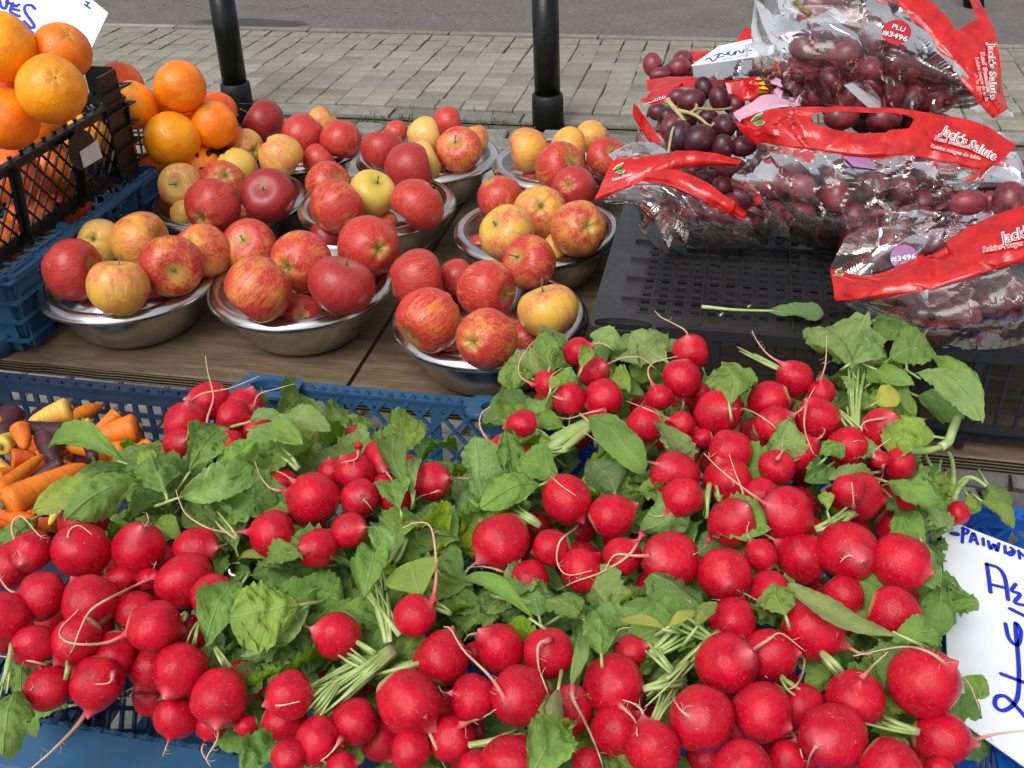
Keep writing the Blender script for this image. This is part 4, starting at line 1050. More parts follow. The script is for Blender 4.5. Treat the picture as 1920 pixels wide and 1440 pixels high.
BUN = [ # bunch anchor px, label
((50,1080),'radish bunch at the far left edge just below the carrots'),
((205,1040),'radish bunch under the broad green leaves that cover the carrots'),
((120,1250),'radish bunch at the lower left with one long root over the blue lip'),
((330,1130),'radish bunch with two long looping roots in the left pile'),
((350,1310),'radish bunch hanging over the lattice above the broad blue front lip'),
((400,800),'small radish bunch against the back mesh of the left crate'),
((570,970),'radish bunch in the middle of the left crate with pale fan leaves'),
((735,895),'radish bunch around the single upright folded leaf'),
((560,1350),'radish bunch below the big yellow green leaf'),
((740,1230),'radish bunch with the heart-shaped yellow leaf and splayed stalks'),
((790,1390),'radish bunch with the thick hairy root at the bottom centre'),
((960,1290),'radish bunch with the shiny round radish and tan withered leaf'),
((1180,1340),'radish bunch with the large oval radish below the yellow forked leaf'),
((1090,725),'radish bunch nearest the front apple bowl'),
((960,850),'radish bunch over the corner of the blue lattice'),
((1260,760),'radish bunch beneath the pale wrinkled leaf by the black crate'),
((1480,780),'radish bunch with roots rising in front of the black crate'),
((1640,850),'radish bunch with the big spread of greens by the black crate'),
((1010,1010),'radish bunch left of centre with dark grey-green leaves'),
((1170,1030),'radish bunch with crossed thin roots in the middle'),
((1340,960),'radish bunch in the heart of the right pile'),
((1580,1010),'radish bunch with the scarred radish above the price card corner'),
((1400,1220),'radish bunch with the curved pink root beside a long pale leaf'),
((1620,1290),'radish bunch with the biggest radish beside the price card'),
((1380,1390),'radish bunch at the bottom edge right of the middle'),
((1797,962),'single tiny radish with its own leaves on the corner of the price card')]
def hr(x, y):                                   # height of the heap below the eye
    H = .505
    if x < 470 and y > 1180: H += .055*min(1, (y-1180)/200)*min(1, (470-x)/300+.3)
    if x < 520 and y < 900: H += .02
    if x > 1740: H += .01
    if x > 1780 and y < 1000: H = .570
    return H
its = []
for k, (x, y, r, ly) in enumerate(RAD):
    P = onH(x, y, hr(x, y)+ly*.018); its.append(dict(x=x, y=y, r=r, z=depth(P), k=k, f=0))
solve(its, .93)
# lower layer so that gaps show more radishes, not the crate
rr = random.Random(5)
lo = []
def inside(x, y):
    return any(math.hypot(x-a[0], y-a[1]) < a[2]*1.9 for a in RAD[:-2])
yy = 700
while yy < 1460:
    xx = -20+rr.uniform(0, 40)
    while xx < 1770:
        x, y = xx+rr.uniform(-12, 12), yy+rr.uniform(-10, 10)
        P = onH(x, y, .56)
        okx = (-.505 < P[0] < -.20 and .43 < P[1] < .87) or (-.15 < P[0] < .18 and P[1] < .855) or (y > 1300 and P[1] > .42)
        n_ = sum(1 for a in RAD if math.hypot(x-a[0], y-a[1]) < 75)
        if okx and inside(x, y) and n_ >= 2: lo.append(dict(x=x, y=y, r=(30+yy*.008)*rr.uniform(.8, 1.05), z=depth(P), k=1000+len(lo), f=1))
        xx += 72+yy*.012
    yy += 60
base = list(its)
for d in lo:
    for a in base:
        q = math.hypot(a['x']-d['x'], a['y']-d['y']); s = (a['r']*a['z']+d['r']*d['z'])/FPX*.9; l = q*a['z']/FPX
        if l < s: d['z'] = max(d['z'], a['z']+math.sqrt(s*s-l*l)*.9)
lo = [d for d in lo if not any(math.hypot(a['x']-d['x'], a['y']-d['y'])+d['r'] < a['r']*1.0 for a in base)]
for d in lo[:]:
    P = at(d['x'], d['y'], d['z'])
    if P[2]-.02 < ZR-.19: lo.remove(d)
BALLS = [(at(d['x'], d['y'], d['z']), d['r']*d['z']/FPX, d) for d in its+lo]
BX = np.array([[d['x'], d['y'], d['r'], d['z']] for _, _, d in BALLS])
def front(x, y, z0):
    """depth of the nearest radish skin under the picture point, or z0"""
    q = np.hypot(BX[:, 0]-x, BX[:, 1]-y); k = q < BX[:, 2]*1.02
    if not k.any(): return z0
    R = BX[k, 2]*BX[k, 3]/FPX; l = np.minimum(.999, q[k]/BX[k, 2]); return float(min(z0, (BX[k, 3]-R*np.sqrt(1-l*l)).min()))
def radish_mesh(seed):
    m = MB(); r = random.Random(seed); nt, ns = 26, 32; vs = []; ph = r.uniform(0, 6.28)
    sq = r.uniform(.84, 1.10); eg = r.uniform(-.08, .14)
    for i in range(nt+1):
        th = math.pi*i/nt
        for k in range(ns):
            a = 2*math.pi*k/ns; rho = math.sin(th); z = math.cos(th); rr_ = rho*(1+eg*z)
            zz = z*sq
            if z < 0: zz -= .20*math.exp(-(rho/.16)**2)
            if z > 0: zz -= .07*math.exp(-(rho/.22)**2)
            if i == nt: rr_ = .028
            p = Vector((rr_*math.cos(a), rr_*math.sin(a), zz)); p *= 1+.085*noise.noise(p*1.2+Vector((seed*5.1, 2, 0)))+.008*noise.noise(p*4+Vector((seed, 0, 0)))
            vs.append(p)
    m.add(vs, [(i*ns+k, (i+1)*ns+k, (i+1)*ns+(k+1) % ns, i*ns+(k+1) % ns) for i in range(nt) for k in range(ns)]); return m.mesh('radish', M_radish, True)
RM = [radish_mesh(k) for k in range(9)]
def smooth(pts, n=16):
    P = np.asarray(pts, float); 
    if len(P) < 2: return P
    Q = np.vstack([2*P[0]-P[1], P, 2*P[-1]-P[-2]]); out = []; m_ = len(P)-1
    for t_ in np.linspace(0, m_-1e-6, n):
        i = int(t_); f = t_-i; a, b, c, d = Q[i], Q[i+1], Q[i+2], Q[i+3]
        out.append(.5*((2*b)+(-a+c)*f+(2*a-5*b+4*c-d)*f*f+(-a+3*b-3*c+d)*f**3))
    return np.array(out)
bunch = []
for (x, y), lab in BUN:
    P = onH(x, y, 0.62 if x < 1780 else .58); bunch.append((x, y, thing('radish_bunch', lab, 'radishes', P, 'bunches of radishes' )))
def own(x, y):
    return min(bunch[:-1] if not (x > 1740 and 900 < y < 1000) else bunch, key=lambda b: math.hypot(b[0]-x, b[1]-y))[2]
rootof = {}
for rl in ROOTL:
    sx, sy = rl[0]; d = min(its, key=lambda d: abs(math.hypot(d['x']-sx, d['y']-sy)-d['r']*.8)+(0 if math.hypot(d['x']-sx, d['y']-sy) < d['r']*1.12 else 60)+(12 if d['k'] in rootof else 0)); rootof.setdefault(d['k'], []).append(rl)
def fuzz(m, pts, rad, n, L, rnd):
    for _ in range(n):
        i = rnd.randrange(1, len(pts)-1); p = pts[i]; d = nrm([rnd.gauss(0, 1) for _ in range(3)]); l = L*rnd.uniform(.4, 1.2); q = p+d*l*.5; e = q+nrm(d+[rnd.gauss(0, .6) for _ in range(3)])*l*.5
        m.tube([p, q, e], [.00028, .0002, .0001], 3, False)
for P, R, d in BALLS:
    x, y, r, z, k = d['x'], d['y'], d['r'], d['z'], d['k']; rnd = random.Random(k*13+5); par = own(x, y)
    rls = rootof.get(k, [])
    if rls:
        sx, sy = rls[0][0]; ax = -facing(sx, sy, x, y, r)
    else:
        vd = nrm(ray(x, y)); a = nrm([rnd.gauss(0, 1), rnd.gauss(0, 1), rnd.gauss(0, .6)]); a = nrm(a-vd*(a @ vd)*.75); ax = a if (a @ vd) > -.2 else -a
        # roots tend to point out at the eye, stalk ends stay hidden
    M = orient(ax, P, R*.985, rnd.uniform(0, 6.28), rnd.uniform(.96, 1.05), rnd.uniform(.98, 1.03))
    o = link('radish', RM[k % 9], par, M)
    if d['f'] == 0 and not rls and rnd.random() < .45:
        # short root bent over the neighbours
        th = rnd.uniform(0, 6.28); vd = nrm(ray(x, y)); ax0 = np.array([M[0][2], M[1][2], M[2][2]]); st = P-nrm(ax0)*R*1.12; L = R*rnd.uniform(.7, 1.8)
        dr = -nrm(ax0); sid = nrm(np.cross(dr, [rnd.gauss(0, 1) for _ in range(3)])); pts = [st+dr*R*.0, st+dr*L*.3, st+dr*L*.6+sid*L*.25, st+dr*L*.8+sid*L*.6-vd*.002]
        pp = smooth(pts, 9); m = MB(); m.tube(pp, [R*.055*(1-i/8)**1.4+.0003 for i in range(9)], 6); fuzz(m, pp, 0, 4, .006, rnd); part(m, 'taproot', M_root, o, True)
    for q, rl in enumerate(rls):
        tot = sum(math.hypot(b[0]-a[0], b[1]-a[1]) for a, b in zip(rl, rl[1:])); n = max(9, int(tot/7)); xy = smooth([(*p, 0) for p in rl], n)
        zs = []; z0 = z-R*.2
        for i, p in enumerate(xy): zs.append(front(p[0], p[1], z0+.015)-.0028)
        zs = np.array(zs); zs[0] = front(*rl[0], z)+.002
        for _ in range(4):
            zz = zs.copy(); zz[1:-1] = (zs[:-2]+zs[1:-1]*2+zs[2:])/4; zs = np.minimum(zz, np.array([zs[0]]+[front(p[0], p[1], 9)-.0012 for p in xy[1:]]))
        pts = np.array([at(p[0], p[1], zz) for p, zz in zip(xy, zs)]); thick = (.0029 if tot > 120 else .0022)*(1.35 if rl[0] in ((1073,1290),(792,1335),(170,1325)) else 1)
        m = MB(); m.tube(pts, [(thick-.0004)*.5*(1-i/(n-1))**1.8+.00034+(.0016 if i == 0 else (.0005 if i == 1 else 0)) for i in range(n)], 6)
        fuzz(m, pts, 0, int(tot/22)+2, .007, rnd); part(m, 'taproot', M_root, o, True)
# ================================================================== leaves
def leaf_mb(B, T, hw, N, seed, fold=.25, arch=.12, pk=1.25, notch=0, wr=.10, ser=.05, curl=0.0):
    rnd = random.Random(seed); B = np.asarray(B, float); T = np.asarray(T, float); ax = T-B; L = np.linalg.norm(ax); a = ax/L; s = nrm(np.cross(N, a)); n = np.cross(a, s)
    nu, nv = 26, 10; m = MB(); vs = []; uv = []; o = Vector((seed*1.7, 0, 0)); bend = rnd.uniform(-.12, .12)
    for i in range(nu+1):
        u = i/nu
        if u < .07: w = .05
        else:
            q = (u-.07)/.93; w = max(.0, math.sin(math.pi*min(1, q**pk)))**.62
            w = max(w, .05*(1-q))
        for j in range(nv+1):
            v = -1+2*j/nv
            sr = 1+ser*(abs(((u*11+(.3 if v > 0 else 0)) % 1)-.5)*2-.5)*1.6+.24*noise.noise(Vector((u*3.6, 3 if v > 0 else -3, seed*.9)))
            ww = w*hw*sr; uu = u-notch*max(0, 1-abs(v)*1.6)*u**6
            lat = ww*v; up = arch*L*math.sin(math.pi*u)-curl*L*u**3+fold*ww*abs(v)**1.3
            up += wr*hw*(noise.noise(Vector((u*5, v*2.5, 0))+o)*1.3+.55*noise.noise(Vector((u*12, v*6, 4))+o))*min(1, w*1.5)
            up += wr*.55*hw*math.sin((u*8-abs(v)*2)*2*math.pi)*min(1, abs(v)*2)*w
            up += fold*.5*hw*noise.noise(Vector((u*2.5, 5 if v > 0 else 9, seed*.5)))*abs(v)**1.5*2.5
            p = B+a*(L*uu)+s*(lat*math.cos(min(1.3, abs(fold)*abs(v)))+bend*L*math.sin(math.pi*u))+n*up
            vs.append(p); uv.append((u, .5+.5*v*max(.15, w)))
    W_ = nv+1
    m.add(vs, [(i*W_+j, i*W_+j+1, (i+1)*W_+j+1, (i+1)*W_+j) for i in range(nu) for j in range(nv)], uv); return m
LC = {0: (.21,.41,.022), 1: (.12,.29,.016), 2: (.34,.50,.12), 3: (.36,.54,.025), 4: (.58,.56,.03), 5: (.46,.38,.16), 6: (.11,.22,.065)}
# base xy, tip xy, half width px, colour, o (1 = lies over radishes, 0 = among them, -1 = below)
LV = [(240,870,75,820,24,0,1),(250,888,60,937,28,3,1),(262,905,125,968,34,0,1),(265,885,130,905,24,1,0),(312,930,282,832,46,1,1),(352,890,412,802,32,0,1),(395,885,480,828,28,0,1),(330,935,482,878,36,2,1),(440,872,528,882,24,0,0),(430,930,525,935,32,1,0),(255,888,287,842,14,3,1),
(330,960,300,1000,24,1,0),(420,960,340,985,26,1,0),(370,962,470,972,22,1,0),(465,792,525,776,13,2,1),(528,778,613,797,19,2,1),(488,812,566,832,22,0,1),(565,838,682,868,38,2,0),(520,850,592,882,26,0,0),(635,822,682,862,28,2,0),(680,836,748,822,20,2,0),(772,928,748,803,24,1,1),(776,930,788,850,11,2,1),(752,962,735,893,26,0,1),
(722,1085,704,970,21,2,1),(702,1030,680,1112,28,0,1),(745,960,742,1062,20,2,0),(762,950,802,978,24,0,0),(770,980,790,1072,30,0,0),(790,1000,850,1090,32,1,0),(815,1030,868,1085,28,1,0),(880,960,868,1022,32,6,0),(895,912,880,1000,27,6,0),(790,1125,770,1052,42,3,1,'heart'),(685,1172,680,1118,18,3,0),(640,1150,668,1122,12,3,0),
(568,1133,436,1150,52,3,1),(572,1140,455,1222,34,2,0.6),(458,1088,388,1192,28,0,.8),(405,1160,395,1222,20,2,0),(648,1140,558,1088,38,0,0),(620,1060,470,1075,22,1,0),(572,1180,508,1282,40,0,0),(588,1170,580,1262,22,0,0),(450,1195,438,1248,24,1,0),(480,1270,475,1300,12,1,0),
(48,1290,5,1410,34,0,1),(30,1240,40,1302,14,0,0),(138,1322,58,1338,13,0,0),(520,1388,455,1442,30,1,0),(1068,1368,1000,1448,36,0,1),(60,975,-5,1012,24,0,0),(130,962,192,968,20,0,0),(290,985,328,1002,14,3,0),(425,1040,408,1082,15,0,0),(440,1056,525,1050,8,4,0),
(1012,1172,865,1076,16,0,1),(1012,1162,998,1088,30,2,.6),(1102,1165,1012,1122,22,0,.5),(1050,1155,1095,1125,22,0,.5),(892,1190,850,1118,26,1,0),(932,1170,905,1108,26,1,0),(972,1172,935,1118,24,1,0),(1128,1236,1122,1136,27,0,1),(1165,1132,1292,1162,17,1,.4),(1140,1160,1182,1168,12,0,.4),(1252,1182,1168,1162,8,4,1),(1250,1178,1302,1145,10,4,1),
(1095,1192,1072,1275,12,2,1),(1302,1182,1347,1124,13,3,1),(1048,1285,1032,1368,19,5,1),(1002,712,935,705,23,0,.5),(1042,702,1008,628,19,0,.5),(1030,692,1045,640,10,3,1),(1182,656,1104,628,15,2,.5),(1185,668,1130,655,14,1,0),(1256,682,1184,622,36,2,.6),(1090,692,1108,650,14,3,1),(1045,726,1072,690,17,3,1),(1032,732,1040,705,9,3,1),(1242,702,1178,688,20,3,0),(1150,722,1206,742,17,0,0),(1060,802,998,788,15,0,.3),
(1098,785,1197,867,26,1,1),(1050,897,968,862,30,0,.8),(1045,862,1005,828,16,0,.3),(1157,932,1106,862,34,6,.3),(1210,905,1160,868,24,1,0),(1226,932,1158,922,20,1,0),(1016,908,908,946,24,0,1),(1368,765,1352,668,38,0,1),(1322,702,1332,730,8,2,0),(1545,862,1580,828,20,0,1),(1556,872,1508,902,24,1,.6),(1640,886,1552,898,15,2,.5),(1552,962,1540,922,13,3,1),(1460,912,1452,890,10,0,0),
(1658,902,1752,932,19,0,.6),(1670,932,1712,972,22,1,0),(1602,705,1535,612,52,2,.6),(1590,684,1657,634,27,2,1),(1640,602,1702,625,22,1,.6),(1662,678,1745,655,34,0,.6),(1712,702,1836,778,27,2,1),(1735,665,1832,752,24,0,.5),(1718,742,1802,778,22,1,0),(1640,692,1712,722,15,0,1),(1700,690,1708,768,15,0,.8),(1638,758,1682,732,22,4,1),(1628,722,1656,698,15,3,.5),(1680,762,1716,776,14,3,.4),(1600,778,1642,740,20,0,.4),(1590,772,1574,698,12,2,.5),(1760,820,1672,806,26,3,.5,'round'),(1655,700,1600,620,40,0,-.3),(1690,790,1730,840,24,0,-.3),
(1812,925,1842,955,18,3,.5),(1850,905,1885,955,20,1,0),(1678,958,1682,1002,18,0,0),(1690,958,1728,1018,16,0,0),(1725,1008,1755,1095,22,0,.4),(1762,1088,1760,1172,27,1,.1),(1790,1098,1836,1143,14,2,.2),(1475,1160,1455,1095,32,0,1),(1702,1198,1475,1092,18,2,1),(1662,1212,1768,1180,26,0,.6),(1652,1202,1588,1158,20,0,0),(1652,1132,1618,1088,14,0,0),(1562,1246,1528,1282,20,3,0),(1618,1284,1662,1236,28,3,0),(1668,1292,1712,1332,20,3,0),(1798,1268,1858,1302,20,0,.4),(1640,1422,1702,1388,18,0,0),(1835,935,1905,985,16,0,.2),
(1720,870,1700,960,22,2,0),(1760,880,1750,920,20,1,-.3),(1850,905,1880,950,14,0,0),(860,1150,880,1200,24,1,-.3),(1350,1020,1310,1060,20,1,-.5),(1560,1230,1600,1200,16,0,0),(700,1130,640,1090,22,0,-.3),(660,1060,600,1100,24,1,-.3),(450,1010,440,1060,18,6,-.3)]
leafdat = []
for k, L in enumerate(LV):
    x0, y0, x1, y1, hw, c, ov = L[:7]; H = .526-.045*ov
    if x0 < 480 and y0 > 1200: H += .04
    B, T = onH(x0, y0, H+.010), onH(x1, y1, H+random.uniform(-.004, .006))
    if x0 > 1780 and y0 < 1300: B, T = onH(x0, y0, .582), onH(x1, y1, .590)
    w = hw*1.32*depth(B)/FPX; rnd = random.Random(k+50); vd = -nrm(ray((x0+x1)/2, (y0+y1)/2))
    N = nrm(.45*np.array([0, 0, 1])+.75*vd+.16*np.array([rnd.gauss(0, 1), rnd.gauss(0, 1), 0]))
    kind = L[7] if len(L) > 7 else None
    kw = dict(fold=rnd.choice((.6, .4, -.35, -.55)), arch=rnd.uniform(.05, .20), pk=1.25, wr=.23, ser=.08, curl=rnd.uniform(0, .22))
    if kind == 'heart': kw = dict(fold=.2, arch=.05, pk=1.6, notch=.22, wr=.05, ser=0)
    if kind == 'round': kw = dict(fold=-.3, arch=.02, pk=1.1, wr=.02, ser=0)
    if c in (4, 5): kw['wr'] = .06; kw['ser'] = 0
    col = tuple(v*rnd.uniform(.85, 1.15) for v in LC[c])
    o = part(leaf_mb(B, T, w, N, k+1, **kw), 'leaf', M_leaf, own((x0+x1)/2, (y0+y1)/2), True, color=col)
    # stalk running back from the leaf
    d = nrm(B-T); L_ = rnd.uniform(.012, .025); pts = smooth([B+(T-B)*.12, B+d*.002, B+d*L_*.5-vd*.010, B+d*L_*.8-vd*.03], 8)
    m = MB(); m.tube(pts, [.0009+.0006*i/7 for i in range(8)], 6); part(m, 'leaf_stalk', M_stem, o, True)
# crowd of smaller leaves filling the gaps below
fm = []
for k in range(10):
    mb = leaf_mb((0, 0, 0), (1, 0, 0), .38, (0, 0, 1), 300+k, fold=random.choice((.5, -.5, .3)), arch=random.uniform(.05, .25), wr=.2, ser=.06, curl=random.uniform(0, .3)); fm.append(mb.mesh('leaf', M_leaf, True))
rnd = random.Random(77); cnt = 0
GREEN = [(380,930,170,60),(620,850,110,40),(780,1050,120,90),(560,1150,110,90),(930,1140,110,50),(1090,1160,110,50),(1260,1190,90,60),(1140,890,120,60),(1150,680,130,50),(1640,700,110,90),(1700,1080,15,100),(1640,1260,90,60),(1700,900,60,60),(470,1010,70,50),(1500,910,80,40),(1020,830,60,60),(660,1290,80,80),(30,1310,40,60),(500,1230,70,70),(1060,1330,80,70),(1280,980,120,60),(1380,1130,150,50),(880,960,40,80),(1000,960,60,50)]
for (gx, gy, sx, sy) in GREEN:
    n = int(sx*sy/400)+3
    for _ in range(n):
        x, y = gx+rnd.uniform(-sx, sx), gy+rnd.uniform(-sy, sy)
        H = .518+rnd.uniform(0, .055); P = onH(x, y, H)
        if not ((-.51 < P[0] < .20) and .40 < P[1] < .90) or (y > 1290 and x < 520) or x > 1715: continue
        L_ = rnd.uniform(.035, .062); yaw = rnd.uniform(0, 6.28)
        M = Matrix.Translation(P) @ Matrix.Rotation(yaw, 4, 'Z') @ Matrix.Rotation(rnd.gauss(0, .5), 4, 'Y') @ Matrix.Rotation(rnd.gauss(0, .6), 4, 'X') @ Matrix.Diagonal((L_, L_*rnd.uniform(.8, 1.2), L_, 1))
        c = LC[rnd.choice((0, 0, 1, 3, 2, 2))]
        link('leaf', rnd.choice(fm), own(x, y), M, color=tuple(v*rnd.uniform(.8, 1.15) for v in c)); cnt += 1
for _ in range(230):
    X, Y = rnd.choice(((-.50, -.20), (-.15, .18), (-.15, .18))), rnd.uniform(.36, .86)
    X = rnd.uniform(*X); P = np.array([X, Y, HC-rnd.uniform(.565, .60)]); x, y = prj(P)
    if (y < 1000 and 800 < x < 960) or (y > 1290 and x < 520) or y > 1500 or (x > 1700 and y > 900): continue
    if not any(math.hypot(x-a[0], y-a[1]) < a[2]*1.9 for a in RAD): continue
    L_ = rnd.uniform(.05, .075); M = Matrix.Translation(P) @ Matrix.Rotation(rnd.uniform(0, 6.28), 4, 'Z') @ Matrix.Rotation(rnd.gauss(0, .4), 4, 'X') @ Matrix.Diagonal((L_, L_, L_, 1))
    link('leaf', rnd.choice(fm), own(x, y), M, color=tuple(v*rnd.uniform(.8, 1.15) for v in LC[rnd.choice((0, 1, 1))]))
# ------------------------------------------------------------------ bundles of stalks
ST = [(738,1218,600,1310,14,34,8),(735,1215,640,1285,10,22,8),(660,1200,722,1242,4,8,8),(800,1240,722,1262,4,7,10),(728,1205,708,1100,7,18,8),(640,1270,580,1340,9,22,8),(1110,792,1008,852,8,14,20),(1012,985,968,958,5,8,10),(1208,1292,1272,1280,6,12,9),(1222,1362,1262,1292,5,16,9),(1222,1228,1305,1165,9,26,8),(1347,1184,1284,1246,6,14,7),(1540,1226,1578,1268,4,7,14),(1722,1372,1636,1345,6,14,9),(1604,805,1608,682,8,18,7),(1572,772,1615,822,5,12,7),(1530,992,1592,958,5,12,9),(348,1152,338,1160,2,6,9),(124,1272,128,1235,2,3,10),(22,1208,6,1292,4,8,7),(372,1168,358,1212,3,8,7),(404,1215,428,1252,3,8,7),(880,1398,972,1378,6,10,8),(1330,908,1322,962,4,7,8),(1040,900,1030,870,5,9,8),(1030,845,1075,835,6,9,8),(990,980,940,965,4,9,8),(445,1010,400,960,3,8,7),(1290,1240,1220,1300,4,12,7),(1465,1270,1500,1300,3,8,8),(1350,940,1345,905,4,8,7),(752,1190,700,1110,6,16,8),(700,1255,640,1215,5,14,8),(1335,1200,1250,1150,6,20,8),(1260,1260,1215,1205,5,14,8),(560,880,520,840,4,12,8),(760,1010,720,1060,4,12,8),(1000,1130,930,1110,4,10,8),(1600,960,1540,1000,4,10,8),(1700,1230,1660,1260,4,10,8),(845,1150,800,1130,3,8,8),(1480,700,1400,660,2,4,7),(1290,960,1330,930,4,9,7)]
for k, (x0, y0, x1, y1, n, sp, th) in enumerate(ST):
    rnd = random.Random(k+900); q = np.array([-(y1-y0), x1-x0], float); q /= np.linalg.norm(q)
    n = int(n*1.5)
    for i in range(n):
        f = (i/(n-1)-.5)*2 if n > 1 else 0; f += rnd.uniform(-.2, .2); e = q*f*sp; b = q*f*sp*.25; H = .503+.010*(i % 3)
        xm, ym = (x0+x1)/2+e[0]*.6+rnd.uniform(-4, 4), (y0+y1)/2+e[1]*.6+rnd.uniform(-4, 4); j = 1+rnd.uniform(-.2, .3)
        pts = smooth([onH(x0+b[0], y0+b[1], H+.004), onH(xm, ym, H-.004*rnd.random()), onH(x0+(x1-x0)*j+e[0], y0+(y1-y0)*j+e[1], H+.008)], 9)
        r0 = th*.62*depth(pts[0])/FPX*rnd.uniform(.6, 1.1); m = MB(); m.tube(pts, [r0*(.95-.45*i2/8) for i2 in range(9)], 7); part(m, 'leaf_stalk', M_stem, own(x0, y0), True)
b = bunch[-1][2]
for k, rl in enumerate([[(1780,945),(1772,915),(1742,868),(1735,850)],[(1783,945),(1788,900),(1785,862),(1778,848)],[(1786,946),(1800,905),(1822,895),(1850,912)],[(1778,948),(1750,915),(1728,885),(1718,868)],[(1785,945),(1795,920),(1808,905),(1815,898)],[(1765,838),(1778,828),(1785,810),(1795,782)],[(1700,845),(1735,845),(1765,838)]]):
    pts = smooth([onH(x, y, .572-.001*k if k < 5 else .52) for x, y in rl], 12); m = MB(); w0 = .0028 if k < 5 else .004
    m.tube(pts, [w0*(1-.45*i/11) for i in range(12)] if k != 5 else [w0]*12, 7); part(m, 'leaf_stalk', M_stem, b if k < 5 else own(1720, 840), True)
m = MB(); pts = [onH(1785, 943, .571), onH(1792, 955, .569)]; m.tube(pts, [.005, .0065], 9); part(m, 'crown', M_stem, b, True)
# white rubber band round one bundle
m = MB(); m.tube(smooth([onH(430,1068,.515), onH(432,1076,.515), onH(442,1080,.516)], 8), .0009, 6); part(m, 'rubber_band', M_white, own(470, 1080), True)
# torn leaf lying on the perforated crate
z_ = .530
tl = thing('loose_leaf', 'single radish leaf with a long stalk lying on the perforated black crate', 'leaf', onH(1440, 583, z_))
B, T = onH(1432, 582, z_-.002), onH(1545, 588, z_-.004)
part(leaf_mb(B, T, .0165, (0, -.2, 1), 777, fold=.35, arch=.04, pk=1.9, wr=.06, ser=.03), 'leaf_blade', M_leaf, tl, True, color=(.10, .23, .05))
m = MB(); m.tube(smooth([onH(1316, 575, z_-.002), onH(1380, 581, z_-.003), onH(1450, 583, z_-.003)], 10), [.0020, .0021, .0018, .0017, .0016, .0016, .0015, .0014, .0012, .0010], 7)
for x, y in ((1350, 586), (1402, 572)): m.tube([onH(x, y+(6 if y > 580 else 4), z_-.003), onH(x+6, y, z_-.005)], [.0016, .0006], 5)
part(m, 'leaf_stalk', M_stem, tl, True)
# ================================================================== cards with marker writing
def card(name, label, corners, H, strokes, wid, lift=(0, 0, 0, 0)):
    """flat card through four picture corners at height H (+lift per corner); ink strokes traced on its plane"""
    P = [onH(x, y, H-l) for (x, y), l in zip(corners, lift)] if H < 1 else [at(x, y, H-l) for (x, y), l in zip(corners, lift)]
    O = P[0]; e1 = nrm(P[1]-P[0]); N = nrm(np.cross(P[1]-P[0], P[3]-P[0])); N = N if N[2] > 0 else -N
    t = thing(name, label, 'price card', np.mean(P, axis=0)); m = MB(); th = .0012
    Q = []
    for x, y in corners: r = ray(x, y); Q.append(C0+r*(((O-C0) @ N)/(r @ N)))
    m.add([*Q, *[q-N*th for q in Q]], [(0,1,2,3), (7,6,5,4), (0,4,5,1), (1,5,6,2), (2,6,7,3), (3,7,4,0)]); part(m, 'card_sheet', M_card, t)
    for st in strokes:
        w = wid
        if isinstance(st[0], (int, float)): w = wid*st[0]; st = st[1:]
        sm = smooth(st, max(6, len(st)*6)) if len(st) > 2 else np.array(st, float)
        pts = []
        for x, y in sm:
            r = ray(x, y); s_ = ((O-C0) @ N)/(r @ N); pts.append(C0+r*s_+N*.0004)
        pts = np.array(pts); z = depth(pts[0]); hw = w*.5*z/FPX; m = MB(); T = np.gradient(pts, axis=0); vs = []
        for p, d in zip(pts, T):
            q = nrm(np.cross(N, d))*hw; vs += [p-q, p+q]
        m.add(vs, [(2*i, 2*i+1, 2*i+3, 2*i+2) for i in range(len(pts)-1)])
        for e in (0, -1):
            c = pts[e]; a1 = nrm(T[e]); a2 = np.cross(N, a1); m.add([c+N*.00002+(a1*math.cos(k*.785)+a2*math.sin(k*.785))*hw for k in range(8)], [tuple(range(8))])
        part(m, 'pen_stroke', M_ink, t)
    return t
card('price_card', 'white card with blue marker writing lying beside the right radish pile', [(1765,970),(2130,1112),(2150,1600),(1780,1336)], .594,
 [[.8,(1790,983),(1779,990),(1781,998),(1795,1000),(1795,1004),(1784,1002)],[.8,(1806,990),(1804,1018)],[.8,(1804,991),(1815,994),(1812,1001),(1805,1000)],[.8,(1819,1017),(1825,1000),(1833,1021)],[.8,(1821,1012),(1831,1014)],[.8,(1843,1010),(1844,1023)],
  [.8,(1853,1015),(1857,1030),(1864,1021),(1869,1034),(1873,1019)],[.8,(1884,1024),(1885,1038)],[.8,(1895,1027),(1902,1034),(1896,1042),(1890,1038),(1900,1033)],[.8,(1910,1033),(1912,1048)],[.8,(1912,1036),(1922,1045)],
  [(1850,1058),(1854,1085),(1857,1111)],[(1850,1058),(1872,1066),(1884,1085),(1890,1125)],[(1856,1096),(1886,1103)],[(1904,1096),(1897,1108),(1912,1115),(1903,1130),(1922,1136)],
  [1.1,(1894,1142),(1930,1160)],[(1885,1170),(1892,1198),(1908,1210),(1914,1186),(1906,1170),(1904,1178),(1910,1250),(1909,1300),(1900,1322),(1880,1333),(1866,1324),(1868,1308),(1884,1306),(1902,1322),(1925,1348)],[1.1,(1877,1264),(1930,1284)]], 8.0)
card('price_card', 'white card with blue capitals standing behind the top oranges', [(-120,-60),(80,-75),(203,24),(150,135)], 1.52,
 [[(0,2),(2,12),(10,16),(14,4),(13,0)],[(12,4),(32,12)],[(24,6),(20,22),(37,31)],[(27,12),(36,9)],[(24,17),(36,20)],[(66,17),(58,10),(47,12),(48,24),(62,44),(64,52),(56,51),(45,40)],[(50,52),(61,62)],
  [.6,(161,3),(168,6)],[.6,(166,5),(163,11)],[.6,(159,9),(169,16)]], 6.0, (0, 0, .03, .07))
